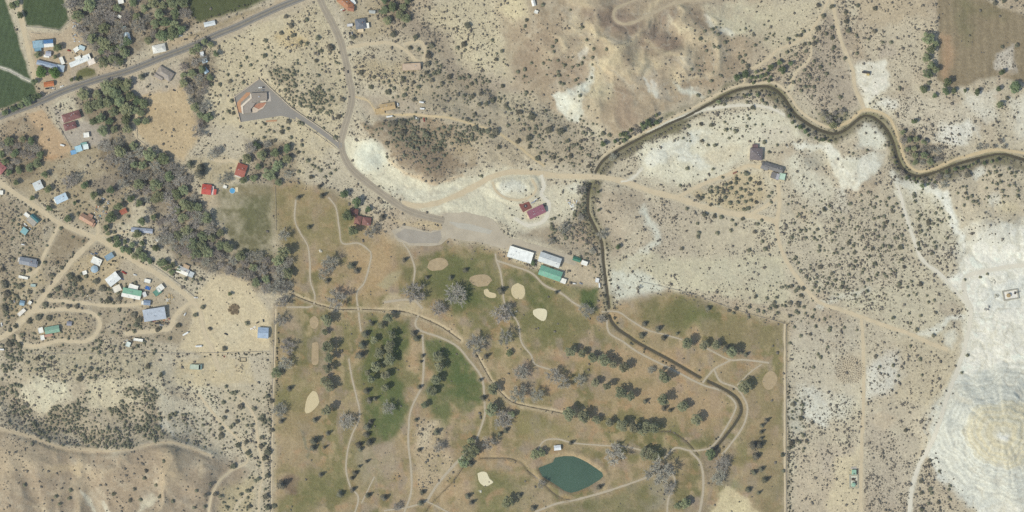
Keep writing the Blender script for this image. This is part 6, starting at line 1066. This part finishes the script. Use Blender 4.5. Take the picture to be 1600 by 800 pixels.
pile('scattered parts below the big pale blue shed', 260, 501, 6, [(206, 140, 120), (230, 226, 216), (120, 100, 90)], 9, 12, 1, 3); pile('wood scraps beside the terracotta roof', 150, 345, 4, SC, 8, 13); pile('white odds and ends by the orange shed', 84, 136, 4, SC, 8, 14); pile('brown mulch mound on the pale yard', 366, 484.5, 8, [(122, 106, 82), (132, 116, 92), (112, 98, 76)], 40, 15, 2, 5, (2, 4)); pile('pale lumber rows in the village scrub', 140, 464, 6, [(196, 184, 160), (210, 204, 190)], 8, 16, 2, 6, (.4, .9)); pile('garden clutter west of the walled house lot', 160, 313, 4, SC, 6, 17); pile('pale stones by the slate-blue roof patio', 551, 40, 3, SC, 6, 18, .8, 2); pile('scrap strip at the south edge of the pale yard', 395, 514, 5, [(224, 206, 186), (230, 226, 220)], 8, 19)
pile('timber beside the cream woodland house', 274, 428, 3, [(200, 190, 170), (226, 222, 214)], 5, 20, 4, 8, (.6, 1)); pile('concrete blocks around the lower yard ring', 372, 574, 8, [(140, 130, 112), (150, 140, 120)], 14, 21, 1, 3)
t = thing('fire_ring', 'small brown fire ring in the lower village lot', 'fire ring', 350.5, 557); link('stone_ring', ring(3.0, 1.8, -.2, .6, paintmat((206, 190, 160), .9)), t); link('ash', boxmesh('ash', [(-1.5, 1.5, -1.5, 1.5, -.2, .15)], paintmat((120, 76, 60), .9)), t)
t = thing('pen', 'dark rail pen in the lower village lot', 'pen', 379.5, 562)
for d in ((-5, 5, 2.6, 3, -.3, 1.5), (-5, 5, -3, -2.6, -.3, 1.5), (-5, -4.6, -2.598, 2.598, -.3, 1.5), (4.6, 5, -2.598, 2.598, -.3, 1.5)): link('pen_rail', boxmesh('pen_rail', [d], dk), t)
t = thing('tarp', 'bright blue tarp on the village yard', 'tarp', 231, 450); V = []; F = []
for j in range(5):
    for i in range(7): V.append(((i - 3) * 1.35, (j - 2) * 1.3, .35 + .35 * math.sin(i * 1.7) * math.cos(j * 1.3)))
for j in range(4):
    for i in range(6): F.append((j * 7 + i, j * 7 + i + 1, j * 7 + i + 8, j * 7 + i + 7))
link('sheet', new_mesh('sheet', V, F, paintmat((56, 108, 178), .5)), t, rz=-.3)
link('weight', boxmesh('weight', [(-.4, .4, -.4, .4, .2, 1.0)], trimm), t, (3, 1, 0))

# ------------------------------------------------------------------ fences
railm = nmat('fence_rail', (.42, .39, .34), .9, .15, 1); POST = boxmesh('post', [(-.12, .12, -.12, .12, -.6, 1.4)], railm)
def fence(label, P, sp=8.0, mat=railm):
    x0, y0 = P[0]; t = thing('fence', label, 'fence', x0, y0); b = t.location.z; Q = smooth_line(P, sp) if len(P) > 2 else smooth_line(P, sp); wx0, wy0 = W(x0, y0)
    for i, (x, y) in enumerate(Q):
        wx, wy = W(x, y); link('post', POST, t, (wx - wx0, wy - wy0, float(hs_at(x, y)) - b))
    for (ax, ay), (bx, by) in zip(Q[:-1], Q[1:]):
        za, zb = float(hs_at(ax, ay)) - b, float(hs_at(bx, by)) - b; A, B2 = W(ax, ay), W(bx, by); V, F = [], []
        for z in (.55, 1.15):
            k = len(V); nx, ny = -(B2[1] - A[1]), B2[0] - A[0]; L = math.hypot(nx, ny) + 1e-6; nx, ny = nx / L * .09, ny / L * .09
            for (p, zz) in ((A, za), (B2, zb)): V += [(p[0] - wx0 + nx, p[1] - wy0 + ny, zz + z - .1), (p[0] - wx0 - nx, p[1] - wy0 - ny, zz + z - .1), (p[0] - wx0 - nx, p[1] - wy0 - ny, zz + z + .1), (p[0] - wx0 + nx, p[1] - wy0 + ny, zz + z + .1)]
            F += [(k, k + 1, k + 5, k + 4), (k + 1, k + 2, k + 6, k + 5), (k + 2, k + 3, k + 7, k + 6), (k + 3, k, k + 4, k + 7)]
        link('rail', new_mesh('rail', V, F, mat), t)
fence('pale rail fence between the two western field plots', pts('-4,105 10,109 28,118 46,126')); fence('rail fence under the second green field', pts('41,42 62,43 80,45 92,47 101,40 110,33')); fence('short rail fence above the blue farm shed', pts('48,51 62,53')); fence('fence on the east boundary of the golf course', pts('1228.6,506 1228.6,600 1228.6,700 1228.8,800'), 12); fence('fence on the west boundary of the golf course', pts('428.5,490 427,560 424.5,640 422,720 422,800'), 12); fence('wire fence across the pale slope above the golf course', pts('1000,440 1045,450 1090,462 1150,484 1226,505'), 12)
fence('fence down the east side of the olive field', pts('430,292 431,330 431,360'), 10); fence('fence round the dry paddock', pts('214,200 214,216 250,240 284,258'), 10); fence('fence between the red corral and the house yard', pts('92,196 104,218 112,234'), 8); fence('fence beside the long village lane', pts('228,408 250,422 280,444 306,466'), 9); fence('fence round the triangular teal-roofed lot', pts('40,372 56,358 68,347'), 8); fence('fence line south of the village', pts('20,552 90,552 160,552 240,551 300,552 420,549'), 12)

# ------------------------------------------------------------------ vehicles
tyre = nmat('tyre', (.025, .025, .025), .9, .1, 1); carglass = nmat('car_glass', (.03, .035, .04), .08, .05, 1, spec=.5); lamp = nmat('headlight', (.75, .75, .72), .2, .02, 1)
WV = []; WF = []
for i in range(12):
    c, s = math.cos(i * math.pi / 6), math.sin(i * math.pi / 6); WV += [(.34 * c, -.11, .34 * s), (.34 * c, .11, .34 * s)]
WF = [(2 * i, (2 * i + 2) % 24, (2 * i + 3) % 24, 2 * i + 1) for i in range(12)] + [tuple(range(0, 24, 2)), tuple(range(1, 24, 2))[::-1]]
WHEEL = new_mesh('wheel', WV, WF, tyre); HEAD = boxmesh('headlight', [(-.06, .04, -.2, .2, -.1, .1)], lamp)
def hull(P, w, mat, name, tuck=.0):
    n = len(P); V = [(x, -(w / 2 - (tuck if z > 1.0 else 0)), z) for x, z in P] + [(x, w / 2 - (tuck if z > 1.0 else 0), z) for x, z in P]; F = [tuple(range(n - 1, -1, -1)), tuple(range(n, 2 * n))] + [(i, (i + 1) % n, n + (i + 1) % n, n + i) for i in range(n)]
    me = new_mesh(name, V, F, mat); bm = bmesh.new(); bm.from_mesh(me); bmesh.ops.recalc_face_normals(bm, faces=bm.faces); bm.to_mesh(me); bm.free(); return me
SHP = {'car': ([(-2.3, .35), (2.3, .35), (2.35, .7), (1.3, .92), (-1.9, .95), (-2.35, .85)], [(1.2, .93), (.35, 1.42), (-1.2, 1.42), (-1.8, .95)], 1.85, [1.4, -1.4]),
       'pickup': ([(-2.8, .45), (2.8, .45), (2.85, .95), (1.5, 1.1), (-2.8, 1.1)], [(1.3, 1.1), (.6, 1.8), (-.6, 1.8), (-.8, 1.1)], 2.0, [1.8, -1.7]),
       'van': ([(-2.7, .4), (2.7, .4), (2.75, 1.0), (2.1, 1.15), (-2.75, 1.2)], [(2.0, 1.15), (1.4, 2.1), (-2.65, 2.1), (-2.75, 1.2)], 2.0, [1.7, -1.7]),
       'motorhome': ([(-5.0, .45), (5.0, .45), (5.05, 1.2), (4.2, 1.4), (4.0, 2.2), (4.6, 2.4), (4.6, 3.1), (-5.0, 3.1)], [(4.15, 1.42), (4.05, 2.15), (3.4, 2.15), (3.4, 1.42)], 2.5, [3.4, -3.0]),
       'trailer': ([(-3.4, .5), (3.4, .5), (3.6, 1.2), (3.4, 2.7), (-3.4, 2.7), (-3.55, 1.6)], [(2.4, 1.3), (2.4, 2.1), (.8, 2.1), (.8, 1.3)], 2.4, [-.6, .6]),
       'truck': ([(-4.2, .6), (4.0, .6), (4.05, 1.2), (3.0, 1.4), (2.4, 1.3), (-4.2, 1.3)], [(3.0, 1.4), (2.7, 2.4), (1.2, 2.4), (1.2, 1.3)], 2.4, [3.0, -2.4, -3.4])}
VM = {}
def vehicle(kind, x, y, ang, col, desc, L=None):
    P, G, w, ax = SHP[kind]; key = (kind, col)
    if key not in VM: VM[key] = (hull(P, w, paintmat(col, .35), 'body'), hull(G, w * .88, carglass if kind in ('car', 'pickup', 'van', 'truck') else carglass, 'cabin_glass', .12), hull([(G[1][0] - .08, G[1][1] + .003), (G[2][0] + .08, G[2][1] + .003), (G[2][0] + .08, G[2][1] + .08), (G[1][0] - .08, G[1][1] + .08)], w * .86, paintmat(col, .35), 'roof_panel', .12))
    b, g, rf = VM[key]; t = thing(kind if kind != 'truck' else 'flatbed_truck', '', {'car': 'car', 'pickup': 'pickup', 'van': 'van', 'motorhome': 'motorhome', 'trailer': 'trailer', 'truck': 'truck'}[kind], x, y, 'parked vehicles', rz=-math.radians(ang), dz=.12)
    link('body', b, t); link('cabin_glass', g, t, scale=(1, 1.18, 1) if kind in ('motorhome', 'trailer') else None)
    if kind not in ('motorhome', 'trailer'): link('roof_panel', rf, t)
    for a in ax:
        for s in (-1, 1): link('wheel', WHEEL, t, (a, s * (w / 2 - .08), .34))
    if kind != 'trailer':
        for s in (-1, 1): link('headlight', HEAD, t, (max(p[0] for p in P), s * w * .33, .78))
    else: link('hitch', boxmesh('hitch', [(3.4, 4.8, -.1, .1, .5, .65)], dk), t)
    if L: t.scale = (L, 1, 1)
    if x < 1600: reg(t, desc, x, y)
    return t
K1, K2, K3, K4, K5, K6 = (232, 232, 228), (52, 54, 58), (150, 154, 160), (150, 50, 42), (86, 110, 150), (196, 184, 150)
for a in (('car', 544, 112.5, 82, K2, 'dark car driving on the paved road'), ('pickup', 407, 137, -5, K1, 'white pickup parked in the lot'), ('car', 411, 141, -5, K3, 'grey car parked in the lot'), ('car', 411.5, 136.5, -5, K2, 'dark car parked in the lot'), ('motorhome', 609, 182.5, -8, K1, 'white motorhome'), ('van', 622, 164, 78, K1, 'white van'), ('trailer', 659, 160.5, 10, K1, 'white travel trailer'), ('trailer', 660, 170.5, 2, K1, 'white cargo trailer'), ('truck', 652, 186, 30, K1, 'white flatbed truck'), ('pickup', 663, 188, 82, K4, 'red pickup'),
          ('car', 546.5, 53, 80, K2, 'dark car'), ('car', 550.5, 52.5, 80, K3, 'grey car'), ('pickup', 290, 61.5, -5, K2, 'dark pickup'), ('van', 282.5, 56, 10, K1, 'white van'), ('trailer', 833, 316, -28, K3, 'grey utility trailer'), ('car', 841.5, 310, -25, K2, 'black car'), ('pickup', 837, 312, -28, K1, 'white pickup'), ('van', 897.5, 443, 5, K1, 'white van'), ('pickup', 907.5, 443, 20, K3, 'grey pickup'), ('trailer', 936.5, 446, 88, K1, 'white narrow trailer'), ('pickup', 144, 397, 30, K3, 'grey pickup'), ('car', 150, 396, 28, K5, 'blue car'), ('car', 411.5, 501, 75, K2, 'dark car'), ('car', 402.5, 504, -30, K2, 'dark car'),
          ('pickup', 353, 522, 25, K2, 'dark pickup'), ('van', 289, 491, -55, K1, 'white van'), ('motorhome', 290, 521.5, -30, K1, 'white motorhome'), ('motorhome', 310.5, 541, -3, K1, 'white motorhome'), ('truck', 239, 501, -6, K4, 'red flatbed truck'), ('truck', 246.5, 505, -5, K2, 'dark flatbed truck'), ('pickup', 252, 508, 8, K3, 'grey pickup'), ('truck', 194, 426, 30, K4, 'red farm truck'), ('car', 191, 436, 15, K5, 'blue car'), ('car', 187, 423, -40, K2, 'dark car'), ('car', 18, 472, 80, K5, 'blue car'), ('pickup', 22, 470, 80, K3, 'grey pickup'), ('pickup', 2.5, 507, 80, K1, 'white pickup'), ('trailer', 3, 546, 5, K1, 'white cargo trailer'), ('pickup', 96.5, 135, -20, K1, 'white pickup'), ('car', 80.5, 137, -5, K3, 'grey car'), ('pickup', 74, 138.5, -5, K2, 'dark pickup'),
          ('van', 108, 79, 15, K4, 'red van'), ('pickup', 40, 351, 40, K1, 'white pickup'), ('car', 52, 352, -30, K2, 'dark car'), ('car', 46.5, 357, 40, K1, 'white car'), ('van', 36, 382, 10, K1, 'white van'), ('trailer', 97.5, 227, 15, K1, 'white cargo trailer'), ('pickup', 306, 465, 5, K1, 'white pickup'), ('truck', 223, 457, 60, K2, 'dark flatbed truck'), ('pickup', 535, 15.5, -25, K1, 'white pickup'), ('car', 538, 17, -25, K4, 'red car'), ('van', 211, 429.5, 15, K1, 'white van'), ('trailer', 1148, 270, -25, (140, 96, 80), 'rust-brown trailer'), ('car', 272, 141, 20, K2, 'dark car'), ('pickup', 301, 138, 10, K6, 'tan pickup')):
    vehicle(*a)
# a few white play sheets, signs and tee markers are too small to tell apart in the photograph
for (x, y, r, lab) in ((501, 392, 3.2, 'pale boulder group beside the western fairway path'), (1230, 229, 2.4, 'white boulder near the pale excavated bowl'), (806, 486, 2.6, 'pale boulder group north of the winding cart path'), (750, 768, 2.5, 'pale boulder group south of the bright pond bunker')):
    t = thing('boulder_group', lab, 'boulders', x, y, 'pale boulders')
    for k in range(6):
        v, f = blob((0, 0, .2), r * rnd.uniform(.3, .5), np.random.RandomState(int(x) + k), 8, 5); link('boulder', new_mesh('boulder', v, f, paintmat((212, 206, 190), .9)), t, (rnd.uniform(-r, r) * .7, rnd.uniform(-r, r) * .7, 0))
write_labels()
# ------------------------------------------------------------------ the air between the aeroplane and the ground
hz = boxmesh('haze', [(-14500, 14500, -14500, 14500, -40, CAM_H + 60)], None); hm = bpy.data.materials.new('haze'); hm.use_nodes = True; hn = hm.node_tree; hn.nodes.clear()
ho = hn.nodes.new('ShaderNodeOutputMaterial'); pv = hn.nodes.new('ShaderNodeVolumePrincipled'); pv.inputs['Color'].default_value = (.97, .97, .96, 1); pv.inputs['Density'].default_value = HAZE; pv.inputs['Anisotropy'].default_value = 0.0
hn.links.new(pv.outputs[0], ho.inputs['Volume']); hz.materials.append(hm); tag(link('haze', hz), 'thin pale haze filling the air over the valley', 'haze', kind='stuff')
